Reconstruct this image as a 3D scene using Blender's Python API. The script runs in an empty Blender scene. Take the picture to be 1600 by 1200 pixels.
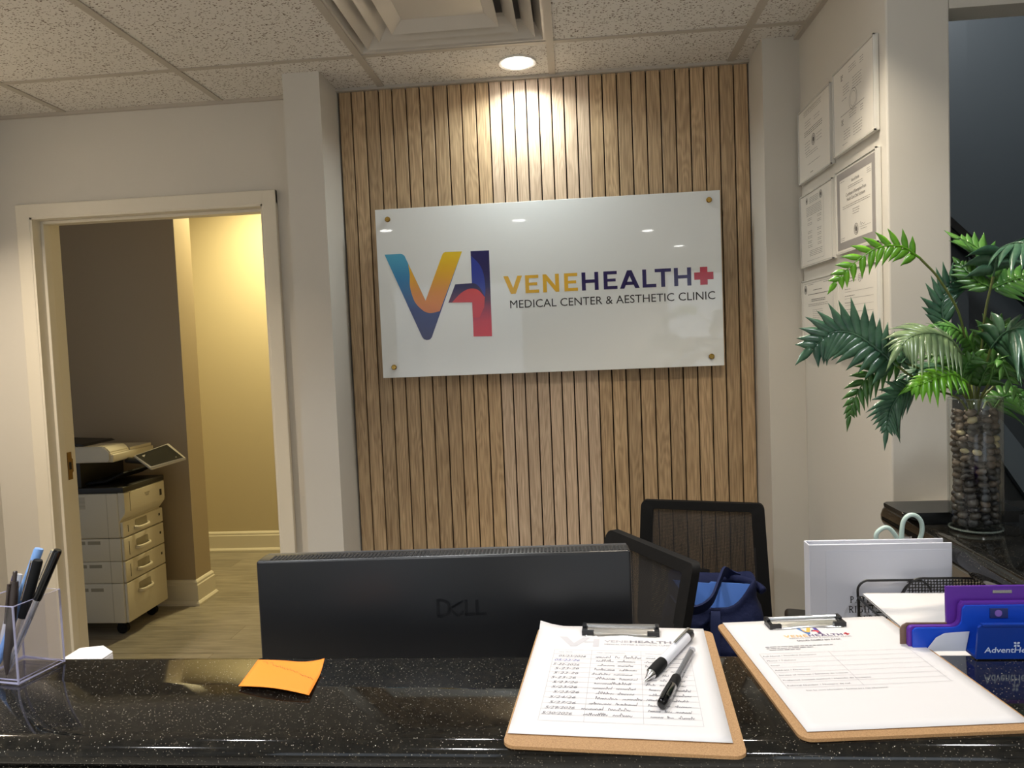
import bpy, bmesh, math, random
from mathutils import Vector, Matrix, noise
C = bpy.context.scene.collection
S = bpy.context.scene
PI = math.pi
random.seed(7)

# ------------------------------------------------------------------ camera
CZ = 1.457
cam_d = bpy.data.cameras.new('camera')
cam = bpy.data.objects.new('camera', cam_d); C.objects.link(cam)
cam_d.sensor_width = 36; cam_d.lens = 1147.8/1600*36; cam_d.clip_start = .02
_y, _p, _r = .0861, -.0515, -.0408
fwd = Vector((-math.sin(_y)*math.cos(_p), math.cos(_y)*math.cos(_p), math.sin(_p)))
rt = Vector((math.cos(_y), math.sin(_y), 0)); up = rt.cross(fwd)
r2 = math.cos(_r)*rt + math.sin(_r)*up; u2 = -math.sin(_r)*rt + math.cos(_r)*up
cam.matrix_world = Matrix(((r2.x,u2.x,-fwd.x,0),(r2.y,u2.y,-fwd.y,0),(r2.z,u2.z,-fwd.z,CZ),(0,0,0,1)))
S.camera = cam
# ------------------------------------------------------------------ view, world
S.view_settings.view_transform = 'Standard'; S.view_settings.look = 'None'
S.view_settings.gamma = 1; S.view_settings.use_curve_mapping = False
S.view_settings.exposure = 0.55
S.cycles.use_denoising = True
S.cycles.max_bounces = 10; S.cycles.transmission_bounces = 10; S.cycles.transparent_max_bounces = 16
S.cycles.sample_clamp_indirect = 6
w = bpy.data.worlds.new('world'); S.world = w; w.use_nodes = True
w.node_tree.nodes['Background'].inputs[0].default_value = (.75, .85, 1, 1)
w.node_tree.nodes['Background'].inputs[1].default_value = .25
# ------------------------------------------------------------------ lamps of the room
def lamp(name, loc, power, size=.10, color=(1,.93,.82), spread=140, rot=(0,0,0), size_y=None):
    l = bpy.data.lights.new(name, 'AREA'); l.energy = power; l.color = color; l.spread = math.radians(spread)
    if size_y: l.shape = 'RECTANGLE'; l.size = size; l.size_y = size_y
    else: l.shape = 'DISK'; l.size = size
    o = bpy.data.objects.new(name, l); o.location = loc; o.rotation_euler = rot; C.objects.link(o)
    return o
H = 2.401
WARM = (1, .90, .76); NEU = (.95, .975, 1)
DOWN = [  # x, y, power, colour, spread
    (-.154, 2.496, 2.4, (.92,1,.98), 150),
    (-1.43, -.51, 19, NEU, 130), (-.377, -.374, 13, NEU, 130), (.666, -1.245, 17, NEU, 130), (1.09, -2.4, 20, NEU, 130),
    (-2.0, 1.85, 11.0, (1,.84,.64), 122), (.42, 1.62, 4.5, (1,.88,.70), 105), (-.95, 1.00, 3, NEU, 110), (.95, .90, 2.6, NEU, 120), (-.35, 1.50, 3.6, NEU, 100)]  # last one is added out of view to brighten lower slats and sign
for x, y, pw, col, sp in DOWN: lamp('downlight_lamp', (x, y, H-.012), pw, .09, col, sp)
lamp('hall_lamp', (-2.02, 4.72, 2.70), 27, .16, (1,.85,.44), 170)
lamp('window_daylight', (-1.35, -3.44, 1.5), 5, 1.5, (.82,.91,1), 180, (PI/2, 0, 0), 1.4)
lamp('window_daylight', (1.75, -3.44, 1.5), 6, 1.3, (.82,.91,1), 180, (PI/2, 0, 0), 1.4)
lamp('stair_fill_lamp', (1.6, 2.3, 3.1), 8, .3, (.92,.97,1), 180)  # unseen fill light, added to lift the dark stairwell

# ------------------------------------------------------------------ helpers
def lin(c):
    c = c/255; return c/12.92 if c <= .04045 else ((c+.055)/1.055)**2.4
def rgb(r, g, b): return (lin(r), lin(g), lin(b), 1)
MATS = {}
def mat(name, col, rough=.5, metal=0, **kw):
    if name in MATS: return MATS[name]
    m = bpy.data.materials.new(name); m.use_nodes = True; MATS[name] = m
    b = m.node_tree.nodes['Principled BSDF']
    b.inputs['Base Color'].default_value = rgb(*col); b.inputs['Roughness'].default_value = rough; b.inputs['Metallic'].default_value = metal
    for k, v in kw.items(): b.inputs[k.replace('_', ' ')].default_value = v
    return m
def N(m, typ, **kw):
    n = m.node_tree.nodes.new(typ)
    for k, v in kw.items(): setattr(n, k, v)
    return n
def L(m, a, b): m.node_tree.links.new(a, b)
def bsdf(m): return m.node_tree.nodes['Principled BSDF']
def coords(m, scale=(1,1,1)):
    t = N(m, 'ShaderNodeTexCoord'); mp = N(m, 'ShaderNodeMapping'); mp.inputs['Scale'].default_value = scale
    L(m, t.outputs['Object'], mp.inputs[0]); return mp.outputs[0]
def ramp(m, src, stops):
    r = N(m, 'ShaderNodeValToRGB'); L(m, src, r.inputs[0]); e = r.color_ramp.elements
    while len(e) < len(stops): e.new(.5)
    for el, (p, c) in zip(e, stops): el.position = p; el.color = c
    return r.outputs[0]
def noise_t(m, vec, scale, detail=2, rough=.5):
    n = N(m, 'ShaderNodeTexNoise'); n.inputs['Scale'].default_value = scale; n.inputs['Detail'].default_value = detail; n.inputs['Roughness'].default_value = rough
    L(m, vec, n.inputs['Vector']); return n.outputs['Fac']
def bump(m, h, strength, dist=.001):
    b = N(m, 'ShaderNodeBump'); b.inputs['Strength'].default_value = strength; b.inputs['Distance'].default_value = dist
    L(m, h, b.inputs['Height']); L(m, b.outputs[0], bsdf(m).inputs['Normal'])

def bm_new(): return bmesh.new()
def box(bm, x0, x1, y0, y1, z0, z1, bev=0, seg=2):
    vs = [bm.verts.new((x, y, z)) for x in (x0, x1) for y in (y0, y1) for z in (z0, z1)]
    fs = [bm.faces.new([vs[i] for i in q]) for q in ((0,1,3,2),(4,6,7,5),(0,4,5,1),(2,3,7,6),(0,2,6,4),(1,5,7,3))]
    if bev:
        es = list({e for f in fs for e in f.edges})
        bmesh.ops.bevel(bm, geom=es, offset=bev, segments=seg, profile=.5, affect='EDGES')
    return bm
def prism(bm, pts, d, o=(0,0,0), ax=(1,0,0), ay=(0,0,1), az=(0,1,0)):
    """2-D outline pts in the plane (ax, ay) from o, extruded by d along az"""
    o, ax, ay, az = Vector(o), Vector(ax), Vector(ay), Vector(az)
    a = [bm.verts.new(o+ax*p[0]+ay*p[1]) for p in pts]; b = [bm.verts.new(v.co+az*d) for v in a]
    n = len(pts); bm.faces.new(a); bm.faces.new(b[::-1])
    for i in range(n): bm.faces.new((a[i], b[i], b[(i+1)%n], a[(i+1)%n]))
    return bm
def frame_of(d):
    d = d.normalized(); a = Vector((0,0,1)) if abs(d.z) < .9 else Vector((1,0,0))
    x = d.cross(a).normalized(); return x, x.cross(d).normalized()
def smooth_path(pts, n=8):
    P = [Vector(p) for p in pts]
    if len(P) < 3: return P
    out = []
    for i in range(len(P)-1):
        p0 = P[i-1] if i else P[0]*2-P[1]; p1, p2 = P[i], P[i+1]; p3 = P[i+2] if i+2 < len(P) else P[-1]*2-P[-2]
        for k in range(n):
            t = k/n; out.append(.5*((2*p1)+(p2-p0)*t+(2*p0-5*p1+4*p2-p3)*t*t+(3*p1-p0-3*p2+p3)*t**3))
    return out+[P[-1]]
def tube(bm, pts, r, seg=10, closed=False, rx=None):
    P = [Vector(p) for p in pts]; n = len(P); rings = []; x = None
    for i in range(n):
        t = (P[(i+1)%n]-P[i-1]) if closed else (P[min(i+1,n-1)]-P[max(i-1,0)])
        t.normalize()
        if x is None: x, _ = frame_of(t)
        x = (x-t*x.dot(t)).normalized(); y = t.cross(x)
        rr = r(i/(n-1)) if callable(r) else r; ry = rx if rx else rr
        rings.append([bm.verts.new(P[i]+x*math.cos(a)*rr+y*math.sin(a)*ry) for a in [2*PI*k/seg for k in range(seg)]])
    for i in range(n if closed else n-1):
        a, b = rings[i], rings[(i+1)%n]
        for k in range(seg): bm.faces.new((a[k], a[(k+1)%seg], b[(k+1)%seg], b[k]))
    if not closed: bm.faces.new(rings[0][::-1]); bm.faces.new(rings[-1])
    return bm
def lathe(bm, prof, seg=32, o=(0,0,0), cap=True):
    """prof: (r, z) list about the z axis"""
    o = Vector(o); rings = []
    for r, z in prof: rings.append([bm.verts.new(o+Vector((r*math.cos(2*PI*k/seg), r*math.sin(2*PI*k/seg), z))) for k in range(seg)])
    for a, b in zip(rings, rings[1:]):
        for k in range(seg): bm.faces.new((a[k], a[(k+1)%seg], b[(k+1)%seg], b[k]))
    if cap: bm.faces.new(rings[0][::-1]); bm.faces.new(rings[-1])
    return bm
def sweep(bm, path, prof, closed=False):
    """prof (u, v): u along x-ish side vector, v along z; path of (x, y, z) in plan"""
    P = [Vector(p) for p in path]; n = len(P); rings = []
    for i in range(n):
        a = (P[i]-P[i-1]).normalized() if (i or closed) else (P[1]-P[0]).normalized()
        b = (P[(i+1)%n]-P[i]).normalized() if (i < n-1 or closed) else a
        t = (a+b).normalized(); s = Vector((t.y, -t.x, 0)); k = 1/max(.3, math.sqrt((1+a.dot(b))/2))
        rings.append([bm.verts.new(P[i]+s*u*k+Vector((0,0,v))) for u, v in prof])
    m = len(prof)
    for i in range(n if closed else n-1):
        A, B = rings[i], rings[(i+1)%n]
        for k in range(m): bm.faces.new((A[k], B[k], B[(k+1)%m], A[(k+1)%m]))
    if not closed: bm.faces.new(rings[0]); bm.faces.new(rings[-1][::-1])
    return bm
def rrect(x0, x1, y0, y1, r, n=5):
    out = []
    for cx, cy, a0 in ((x1-r, y1-r, 0), (x0+r, y1-r, 90), (x0+r, y0+r, 180), (x1-r, y0+r, 270)):
        for k in range(n+1):
            a = math.radians(a0+90*k/n); out.append((cx+r*math.cos(a), cy+r*math.sin(a)))
    return out
def wm(o):
    m = Matrix.Identity(4)
    while o: m = o.matrix_basis @ m; o = o.parent
    return m
def obj(name, bm, m, parent=None, smooth=False, local=False, label=None):
    bmesh.ops.recalc_face_normals(bm, faces=bm.faces)
    me = bpy.data.meshes.new(name)
    if parent and not local: bmesh.ops.transform(bm, matrix=wm(parent).inverted(), verts=bm.verts)
    bm.to_mesh(me); bm.free()
    for mm in (m if isinstance(m, (list, tuple)) else [m]): me.materials.append(mm)
    if smooth:
        me.polygons.foreach_set('use_smooth', [True]*len(me.polygons))
        if smooth != 'all':
            try: me.set_sharp_from_angle(angle=math.radians(35))
            except Exception: pass
    o = bpy.data.objects.new(name, me); C.objects.link(o)
    if parent: o.parent = parent
    if label: o['label'] = label
    return o
def thing(name, label, cat, loc=(0,0,0), rot=(0,0,0), group=None):
    o = bpy.data.objects.new(name, None); C.objects.link(o); o.empty_display_size = .05
    o.location = loc; o.rotation_euler = rot; o['label'] = label; o['category'] = cat
    if group: o['group'] = group
    return o
def tag(o, label, cat, group=None):
    o['label'] = label; o['category'] = cat
    if group: o['group'] = group
    return o
def struct(name, bm, m, parent=None, smooth=False):
    o = obj(name, bm, m, parent, smooth)
    if not parent: o['kind'] = 'structure'
    return o
_tc = {}
def text(bm, s, o, ax, ay, size, width=None, align='L', thick=.0002, shear=0, bold=0, xs=1):
    """text as raised printing; o baseline origin; cap height = size; fitted to width if given"""
    cu = bpy.data.curves.new('t', 'FONT'); cu.body = s; cu.size = 1; cu.shear = shear; cu.offset = bold; cu.resolution_u = 3
    t = bpy.data.objects.new('t', cu); me = t.to_mesh()
    vs = [v.co.copy() for v in me.vertices]; fs = [list(p.vertices) for p in me.polygons]
    t.to_mesh_clear(); bpy.data.objects.remove(t); bpy.data.curves.remove(cu)
    if not vs: return bm
    if 'cap' not in _tc:
        cu = bpy.data.curves.new('t', 'FONT'); cu.body = 'H'; t = bpy.data.objects.new('t', cu); me = t.to_mesh()
        _tc['cap'] = max(v.co.y for v in me.vertices); t.to_mesh_clear(); bpy.data.objects.remove(t)
    k = size/_tc['cap']; x0 = min(v.x for v in vs); x1 = max(v.x for v in vs)
    kx = (width/(x1-x0)) if width else k*xs
    wd = (x1-x0)*kx; dx = {'L': 0, 'C': -wd/2, 'R': -wd}[align]
    o, ax, ay = Vector(o), Vector(ax).normalized(), Vector(ay).normalized(); az = ax.cross(ay)
    nv = [bm.verts.new(o+ax*((v.x-x0)*kx+dx)+ay*v.y*k+az*thick) for v in vs]
    for f in fs:
        try: bm.faces.new([nv[i] for i in f])
        except ValueError: pass
    return bm
def stroke(bm, pts, o, ax, ay, wd, thick=.0002):
    """thin flat ink line through 2-D points"""
    o, ax, ay = Vector(o), Vector(ax).normalized(), Vector(ay).normalized(); az = ax.cross(ay)
    P = [Vector(p) for p in pts]; prev = None
    for i, p in enumerate(P):
        t = P[min(i+1, len(P)-1)]-P[max(i-1, 0)]
        if t.length < 1e-9: t = Vector((1, 0))
        t.normalize(); s = Vector((-t.y, t.x))*wd/2
        a, b = p+s, p-s
        q = [bm.verts.new(o+ax*v.x+ay*v.y+az*thick) for v in (a, b)]
        if prev: bm.faces.new((prev[0], prev[1], q[1], q[0]))
        prev = q
def flat(bm, pts, o, ax, ay, thick=.0002):
    o, ax, ay = Vector(o), Vector(ax).normalized(), Vector(ay).normalized(); az = ax.cross(ay)
    f = bm.faces.new([bm.verts.new(o+ax*p[0]+ay*p[1]+az*thick) for p in pts]); f.normal_update()
def circ(cx, cy, r, n=20, ry=None): return [(cx+r*math.cos(2*PI*k/n), cy+(ry or r)*math.sin(2*PI*k/n)) for k in range(n)]
def scribble(bm, x, y, wd, hgt, o, ax, ay, seed, lw=.0005, breaks=(.45,)):
    """illegible handwriting: loops and peaks"""
    rnd = random.Random(seed); pts = []; X = x
    while X < x+wd:
        fr = (X-x)/wd
        if any(abs(fr-b) < .03 for b in breaks):
            if len(pts) > 2: stroke(bm, smooth_path2(pts), o, ax, ay, lw)
            pts = []; X += wd*.07; continue
        tall = rnd.random() < .22
        pts += [(X, y+rnd.uniform(0,.15)*hgt), (X+rnd.uniform(.1,.35)*hgt, y+hgt*(rnd.uniform(1,1.5) if tall else rnd.uniform(.45,.7)))]
        X += rnd.uniform(.35,.6)*hgt
    if len(pts) > 2: stroke(bm, smooth_path2(pts), o, ax, ay, lw)
def smooth_path2(pts): return [(p.x, p.y) for p in smooth_path([(a, b, 0) for a, b in pts], 4)]

# ------------------------------------------------------------------ materials
def paint(name, col, rough=.55):
    m = mat(name, col, rough); bump(m, noise_t(m, coords(m), 900, 2), .08, .0006); return m
M_wall = paint('wall_paint', (208,204,196)); M_trim = mat('trim_paint', (222,216,202), .35)
M_hall = paint('hall_paint', (200,188,160)); M_alc = paint('alcove_shade_paint', (168,153,130)); M_dark = paint('dark_wall_paint', (84,90,94), .5)  # alcove paint is darkened to carry the shade on that wall
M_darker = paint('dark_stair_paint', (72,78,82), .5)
M_ceil = mat('ceiling_tile', (206,199,190), .9)
def _():
    m = M_ceil; v = coords(m, (1, 1.6, 1)); n1 = noise_t(m, v, 120, 2, .6)
    vo = N(m, 'ShaderNodeTexVoronoi'); vo.inputs['Scale'].default_value = 150; L(m, v, vo.inputs['Vector'])
    rnd = N(m, 'ShaderNodeSeparateColor'); L(m, vo.outputs['Color'], rnd.inputs[0])
    a = N(m, 'ShaderNodeMath', operation='MULTIPLY'); L(m, rnd.outputs[0], a.inputs[0]); a.inputs[1].default_value = 1.15
    a2 = N(m, 'ShaderNodeMath', operation='MULTIPLY'); L(m, a.outputs[0], a2.inputs[0]); L(m, n1, a2.inputs[1])
    lt = N(m, 'ShaderNodeMath', operation='LESS_THAN'); L(m, vo.outputs['Distance'], lt.inputs[0]); L(m, a2.outputs[0], lt.inputs[1])
    gt = N(m, 'ShaderNodeMath', operation='GREATER_THAN'); L(m, rnd.outputs[1], gt.inputs[0]); gt.inputs[1].default_value = .45
    pit = N(m, 'ShaderNodeMath', operation='MULTIPLY'); L(m, lt.outputs[0], pit.inputs[0]); L(m, gt.outputs[0], pit.inputs[1])
    mx = N(m, 'ShaderNodeMix', data_type='RGBA'); L(m, pit.outputs[0], mx.inputs[0])
    mx.inputs[6].default_value = rgb(220,217,212); mx.inputs[7].default_value = rgb(112,98,86)
    L(m, mx.outputs[2], bsdf(m).inputs['Base Color']); bump(m, n1, .25, .001)
_()
M_grid = mat('ceiling_grid_paint', (182,175,165), .5)
M_wood = {}
def wood(name, c_dark, c_light):
    m = mat(name, c_light, .5); M_wood[name] = m
    at = N(m, 'ShaderNodeAttribute', attribute_name='slat'); tc = N(m, 'ShaderNodeTexCoord')
    add = N(m, 'ShaderNodeVectorMath', operation='ADD'); L(m, tc.outputs['Object'], add.inputs[0])
    mul = N(m, 'ShaderNodeVectorMath', operation='MULTIPLY'); L(m, at.outputs['Vector'], mul.inputs[0]); mul.inputs[1].default_value = (7.3, 3.1, 5.7)
    L(m, mul.outputs[0], add.inputs[1])
    mp = N(m, 'ShaderNodeMapping'); mp.inputs['Scale'].default_value = (1, 1, .12); L(m, add.outputs[0], mp.inputs[0])
    # cathedral grain: distorted rings stretched along the slat
    w1 = noise_t(m, mp.outputs[0], 11, 3, .5)
    k = N(m, 'ShaderNodeMath', operation='MULTIPLY'); L(m, w1, k.inputs[0]); k.inputs[1].default_value = 130
    sn = N(m, 'ShaderNodeMath', operation='SINE'); L(m, k.outputs[0], sn.inputs[0])
    mp2 = N(m, 'ShaderNodeMapping'); mp2.inputs['Scale'].default_value = (1, 1, .03); L(m, add.outputs[0], mp2.inputs[0])
    f = noise_t(m, mp2.outputs[0], 260, 3, .55)
    s1 = N(m, 'ShaderNodeMath', operation='MULTIPLY_ADD'); L(m, sn.outputs[0], s1.inputs[0]); s1.inputs[1].default_value = .075; s1.inputs[2].default_value = .0
    s2 = N(m, 'ShaderNodeMath', operation='ADD'); L(m, s1.outputs[0], s2.inputs[0]); L(m, f, s2.inputs[1])
    col = ramp(m, s2.outputs[0], [(.25, rgb(*c_dark)), (.75, rgb(*c_light))])
    sep = N(m, 'ShaderNodeSeparateXYZ'); L(m, at.outputs['Vector'], sep.inputs[0])
    mr = N(m, 'ShaderNodeMapRange'); L(m, sep.outputs[0], mr.inputs[0]); mr.inputs[3].default_value = .88; mr.inputs[4].default_value = 1.10
    hsv = N(m, 'ShaderNodeHueSaturation'); L(m, mr.outputs[0], hsv.inputs['Value']); L(m, col, hsv.inputs['Color'])
    L(m, hsv.outputs[0], bsdf(m).inputs['Base Color']); bump(m, f, .15, .0005)
    return m
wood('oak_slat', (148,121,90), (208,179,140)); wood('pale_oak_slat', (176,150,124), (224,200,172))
M_gap = mat('black_felt', (18,16,15), .9)
M_gran = mat('black_granite', (20,19,18), .06)
def _():
    m = M_gran; v = coords(m)
    vo = N(m, 'ShaderNodeTexVoronoi'); vo.inputs['Scale'].default_value = 640; L(m, v, vo.inputs['Vector'])
    sc = N(m, 'ShaderNodeSeparateColor'); L(m, vo.outputs['Color'], sc.inputs[0])
    gt = N(m, 'ShaderNodeMath', operation='GREATER_THAN'); L(m, sc.outputs[0], gt.inputs[0]); gt.inputs[1].default_value = .86
    lt = N(m, 'ShaderNodeMath', operation='LESS_THAN'); L(m, vo.outputs['Distance'], lt.inputs[0]); lt.inputs[1].default_value = .34
    ml = N(m, 'ShaderNodeMath', operation='MULTIPLY'); L(m, gt.outputs[0], ml.inputs[0]); L(m, lt.outputs[0], ml.inputs[1])
    fl = ramp(m, sc.outputs[1], [(0, rgb(70,62,48)), (.7, rgb(105,100,90)), (.93, rgb(150,145,132)), (1, rgb(205,198,180))])
    base = ramp(m, noise_t(m, v, 90, 4, .7), [(.35, rgb(12,12,12)), (.6, rgb(28,26,22)), (.8, rgb(50,44,34))])
    mx = N(m, 'ShaderNodeMix', data_type='RGBA'); L(m, ml.outputs[0], mx.inputs[0]); L(m, base, mx.inputs[6]); L(m, fl, mx.inputs[7])
    L(m, mx.outputs[2], bsdf(m).inputs['Base Color'])
_()
M_floor = mat('vinyl_plank', (150,136,112), .35)
def _():
    m = M_floor; tc = N(m, 'ShaderNodeTexCoord'); br = N(m, 'ShaderNodeTexBrick')
    L(m, tc.outputs['Object'], br.inputs['Vector']); br.inputs['Scale'].default_value = 1; br.inputs['Brick Width'].default_value = 1.22; br.inputs['Row Height'].default_value = .18
    br.inputs['Mortar Size'].default_value = .0012; br.inputs['Color1'].default_value = rgb(160,152,138); br.inputs['Color2'].default_value = rgb(142,135,122); br.inputs['Mortar'].default_value = rgb(96,86,70)
    mp = N(m, 'ShaderNodeMapping'); mp.inputs['Scale'].default_value = (1.4, 14, 1); L(m, tc.outputs['Object'], mp.inputs[0])
    g = noise_t(m, mp.outputs[0], 3.2, 5, .6); c2 = ramp(m, g, [(.3, (.50,.50,.50,1)), (.7, (1.15,1.15,1.15,1))])
    mx = N(m, 'ShaderNodeMix', data_type='RGBA', blend_type='MULTIPLY'); mx.inputs[0].default_value = .8; L(m, br.outputs[0], mx.inputs[6]); L(m, c2, mx.inputs[7])
    L(m, mx.outputs[2], bsdf(m).inputs['Base Color'])
_()
M_chrome = mat('chrome', (225,225,225), .22, 1); M_brass = mat('brass', (176,142,74), .22, 1)
M_blkp = mat('black_plastic', (20,21,24), .32); M_blkm = mat('black_matte', (9,9,11), .7, 0, Specular_IOR_Level=.25); M_blkg = mat('black_gloss', (10,10,12), .12)
M_ink = mat('black_ink', (38,36,38), .6); M_grey_ink = mat('grey_ink', (120,118,120), .7); M_paper = mat('white_paper', (212,208,207), .75)
def thin_glass(name, col, refl=1.0, tint=(1,1,1,1)):
    """clear pane: fresnel mix of straight-through light and mirror reflection"""
    m = mat(name, col, .02); tr = N(m, 'ShaderNodeBsdfTransparent'); tr.inputs[0].default_value = tint
    gl = N(m, 'ShaderNodeBsdfGlossy'); gl.inputs['Roughness'].default_value = .02; lw = N(m, 'ShaderNodeLayerWeight'); lw.inputs['Blend'].default_value = .5; pw = N(m, 'ShaderNodeMath', operation='POWER'); L(m, lw.outputs['Facing'], pw.inputs[0]); pw.inputs[1].default_value = 4.5
    fr = N(m, 'ShaderNodeMath', operation='MULTIPLY_ADD'); L(m, pw.outputs[0], fr.inputs[0]); fr.inputs[1].default_value = .75; fr.inputs[2].default_value = .04
    k = N(m, 'ShaderNodeMath', operation='MULTIPLY'); L(m, fr.outputs[0], k.inputs[0]); k.inputs[1].default_value = refl
    mix = N(m, 'ShaderNodeMixShader'); L(m, k.outputs[0], mix.inputs[0]); L(m, tr.outputs[0], mix.inputs[1]); L(m, gl.outputs[0], mix.inputs[2])
    L(m, mix.outputs[0], m.node_tree.nodes['Material Output'].inputs[0]); return m
M_glass = thin_glass('clear_glass', (255,255,255), 1, (.97,.985,.98,1)); M_acry = thin_glass('clear_acrylic', (255,255,255), 1, (.95,.95,.98,1))
M_edge = mat('acrylic_edge', (188,186,214), .15, 0, Alpha=.55); M_gedge = mat('glass_edge', (150,160,152), .15, 0, Alpha=.35)
M_emit = bpy.data.materials.new('lamp_lens'); M_emit.use_nodes = True
_b = bsdf(M_emit); _b.inputs['Emission Color'].default_value = (1,.98,.94,1); _b.inputs['Emission Strength'].default_value = 14; _b.inputs['Base Color'].default_value = (1,1,1,1)
def mesh_fabric(name, col, opac, scale=420):
    m = mat(name, col, .6); nt = m.node_tree; tr = N(m, 'ShaderNodeBsdfTransparent'); mix = N(m, 'ShaderNodeMixShader'); out = nt.nodes['Material Output']
    v = coords(m, (1,0,1)); vo = N(m, 'ShaderNodeTexVoronoi'); vo.inputs['Scale'].default_value = scale; vo.inputs['Randomness'].default_value = .15; L(m, v, vo.inputs['Vector'])
    lt = N(m, 'ShaderNodeMath', operation='LESS_THAN'); L(m, vo.outputs['Distance'], lt.inputs[0]); lt.inputs[1].default_value = opac
    L(m, lt.outputs[0], mix.inputs[0]); L(m, bsdf(m).outputs[0], mix.inputs[1]); L(m, tr.outputs[0], mix.inputs[2]); L(m, mix.outputs[0], out.inputs[0])
    return m
M_net = mesh_fabric('chair_net', (16,16,19), .225)
# ================================================================== THE SETTING
XW = .745                                   # right wall plane
XL = -2.245                                 # left wall plane
YB = 2.66                                   # back wall plane
struct('floor', box(bm_new(), -4, 3, -3.6, 5.6, -.05, 0), M_floor)
# back wall with the door opening
b = bm_new()
box(b, XL-.12, -2.035, YB, YB+.12, 0, H+.3); box(b, -1.115, XW+.14, YB, YB+.12, 0, H+.3); box(b, -2.035, -1.115, YB, YB+.12, 2.03, H+.3)
struct('wall_back', b, M_wall)
struct('wall_back_pilaster_left', box(bm_new(), -.944, -.817, 2.447, YB, 0, H), M_wall)
struct('wall_back_pilaster_right', box(bm_new(), .630, XW, 2.453, YB, 0, H), M_wall)
struct('wall_left', box(bm_new(), XL-.12, XL, -3.6, YB, 0, H+.3), M_wall)
struct('wall_right', box(bm_new(), XW, .886, 1.81, YB, 0, H+.3, .004, 2), M_wall)
# wall over the opening right of the reception, and its far jamb
b = bm_new(); box(b, .886, 2.7, 1.81, 1.885, 2.19, H+.3); box(b, 2.2, 2.7, 1.81, 1.885, 0, 2.19); struct('wall_header_right', b, M_wall)
struct('wall_lobby_right', box(bm_new(), 2.6, 2.72, -3.6, 1.81, 0, H+.3), M_wall)
# wall behind the camera, with its window
b = bm_new()
box(b, XL, 2.6, -3.6, -3.48, 0, .75); box(b, XL, 2.6, -3.6, -3.48, 2.25, H+.3); box(b, XL, -2.15, -3.6, -3.48, .75, 2.25); box(b, -.55, 1.05, -3.6, -3.48, .75, 2.25); box(b, 2.45, 2.6, -3.6, -3.48, .75, 2.25)
struct('wall_front', b, M_wall)
for wn, wx0, wx1 in (('window_1', -2.15, -.55), ('window_2', 1.05, 2.45)):
    b = bm_new()
    for x in (wx0, (wx0+wx1)/2-.02, wx1-.04): box(b, x, x+.04, -3.58, -3.50, .75, 2.25)
    for z in (.75, 2.21): box(b, wx0, wx1, -3.58, -3.50, z, z+.04)
    wf = struct(wn, b, M_trim)
    obj('glass_pane', box(bm_new(), wx0+.04, wx1-.04, -3.545, -3.54, .79, 2.21), M_glass, wf)
# stairwell seen through the opening
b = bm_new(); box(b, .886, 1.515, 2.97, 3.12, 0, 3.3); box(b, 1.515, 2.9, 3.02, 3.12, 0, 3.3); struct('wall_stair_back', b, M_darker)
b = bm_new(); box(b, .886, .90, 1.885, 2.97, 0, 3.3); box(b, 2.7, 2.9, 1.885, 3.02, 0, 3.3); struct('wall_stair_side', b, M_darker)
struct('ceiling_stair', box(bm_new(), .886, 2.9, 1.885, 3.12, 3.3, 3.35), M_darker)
# hall behind the door
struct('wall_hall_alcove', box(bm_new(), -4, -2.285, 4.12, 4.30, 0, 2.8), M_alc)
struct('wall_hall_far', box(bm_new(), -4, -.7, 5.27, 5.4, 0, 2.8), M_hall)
struct('wall_hall_left', box(bm_new(), -3.7, -3.6, YB+.12, 5.3, 0, 2.8), M_hall)
struct('wall_hall_right', box(bm_new(), -.9, -.7, YB+.12, 5.3, 0, 2.8), M_hall)
struct('ceiling_hall', box(bm_new(), -4, -.7, YB+.12, 5.4, 2.8, 2.85), M_hall)
bp = [(0,0), (.028,0), (.028,.012), (.020,.024), (.016,.026), (.016,.118), (.012,.124), (.012,.136), (.006,.146), (0,.150)]
struct('baseboard_hall_far', sweep(bm_new(), [(-3.6,5.27,0), (-.9,5.27,0)], bp), M_trim)
struct('baseboard_hall_alcove', sweep(bm_new(), [(-3.6,4.12,0), (-2.285,4.12,0), (-2.285,4.30,0), (-3.6,4.30,0)], bp), M_trim)
struct('baseboard_back', sweep(bm_new(), [(XL,YB,0), (-2.10,YB,0)], bp), M_trim)
# the door: casing, jamb with stop, strike plate
b = bm_new()
box(b, -2.085, -2.030, 2.64, YB, 0, 2.065, .003); box(b, -1.121, -1.069, 2.64, YB, 0, 2.065, .003); box(b, -2.085, -1.069, 2.6402, YB, 2.014, 2.0652, .003)
dr = struct('door_1', b, M_trim)
b = bm_new(); box(b, -2.035, -2.022, 2.642, 2.79, 0, 2.02); box(b, -1.128, -1.115, 2.642, 2.79, 0, 2.02); box(b, -2.035, -1.115, 2.642, 2.79, 2.008, 2.03)
obj('door_jamb', b, M_trim, dr)
b = bm_new(); box(b, -2.022, -2.010, 2.685, 2.722, 0, 2.008, .002); box(b, -1.140, -1.128, 2.685, 2.722, 0, 2.008, .002); box(b, -2.010, -1.140, 2.685, 2.722, 1.996, 2.008, .002)
obj('door_stop', b, M_trim, dr)
b = bm_new(); prism(b, [(-.012,-.055),(.012,-.055),(.012,-.03),(.018,-.024),(.018,.024),(.012,.03),(.012,.055),(-.012,.055)], .0025, (-2.022,2.752,1.052), (0,1,0), (0,0,1), (1,0,0))
sp = obj('strike_plate', b, mat('aged_brass', (120,95,58), .35, 1), dr, label='brass latch strike plate')
obj('latch_hole', box(bm_new(), -2.0197, -2.0192, 2.746, 2.760, 1.037, 1.067), M_gap, sp)

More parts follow.
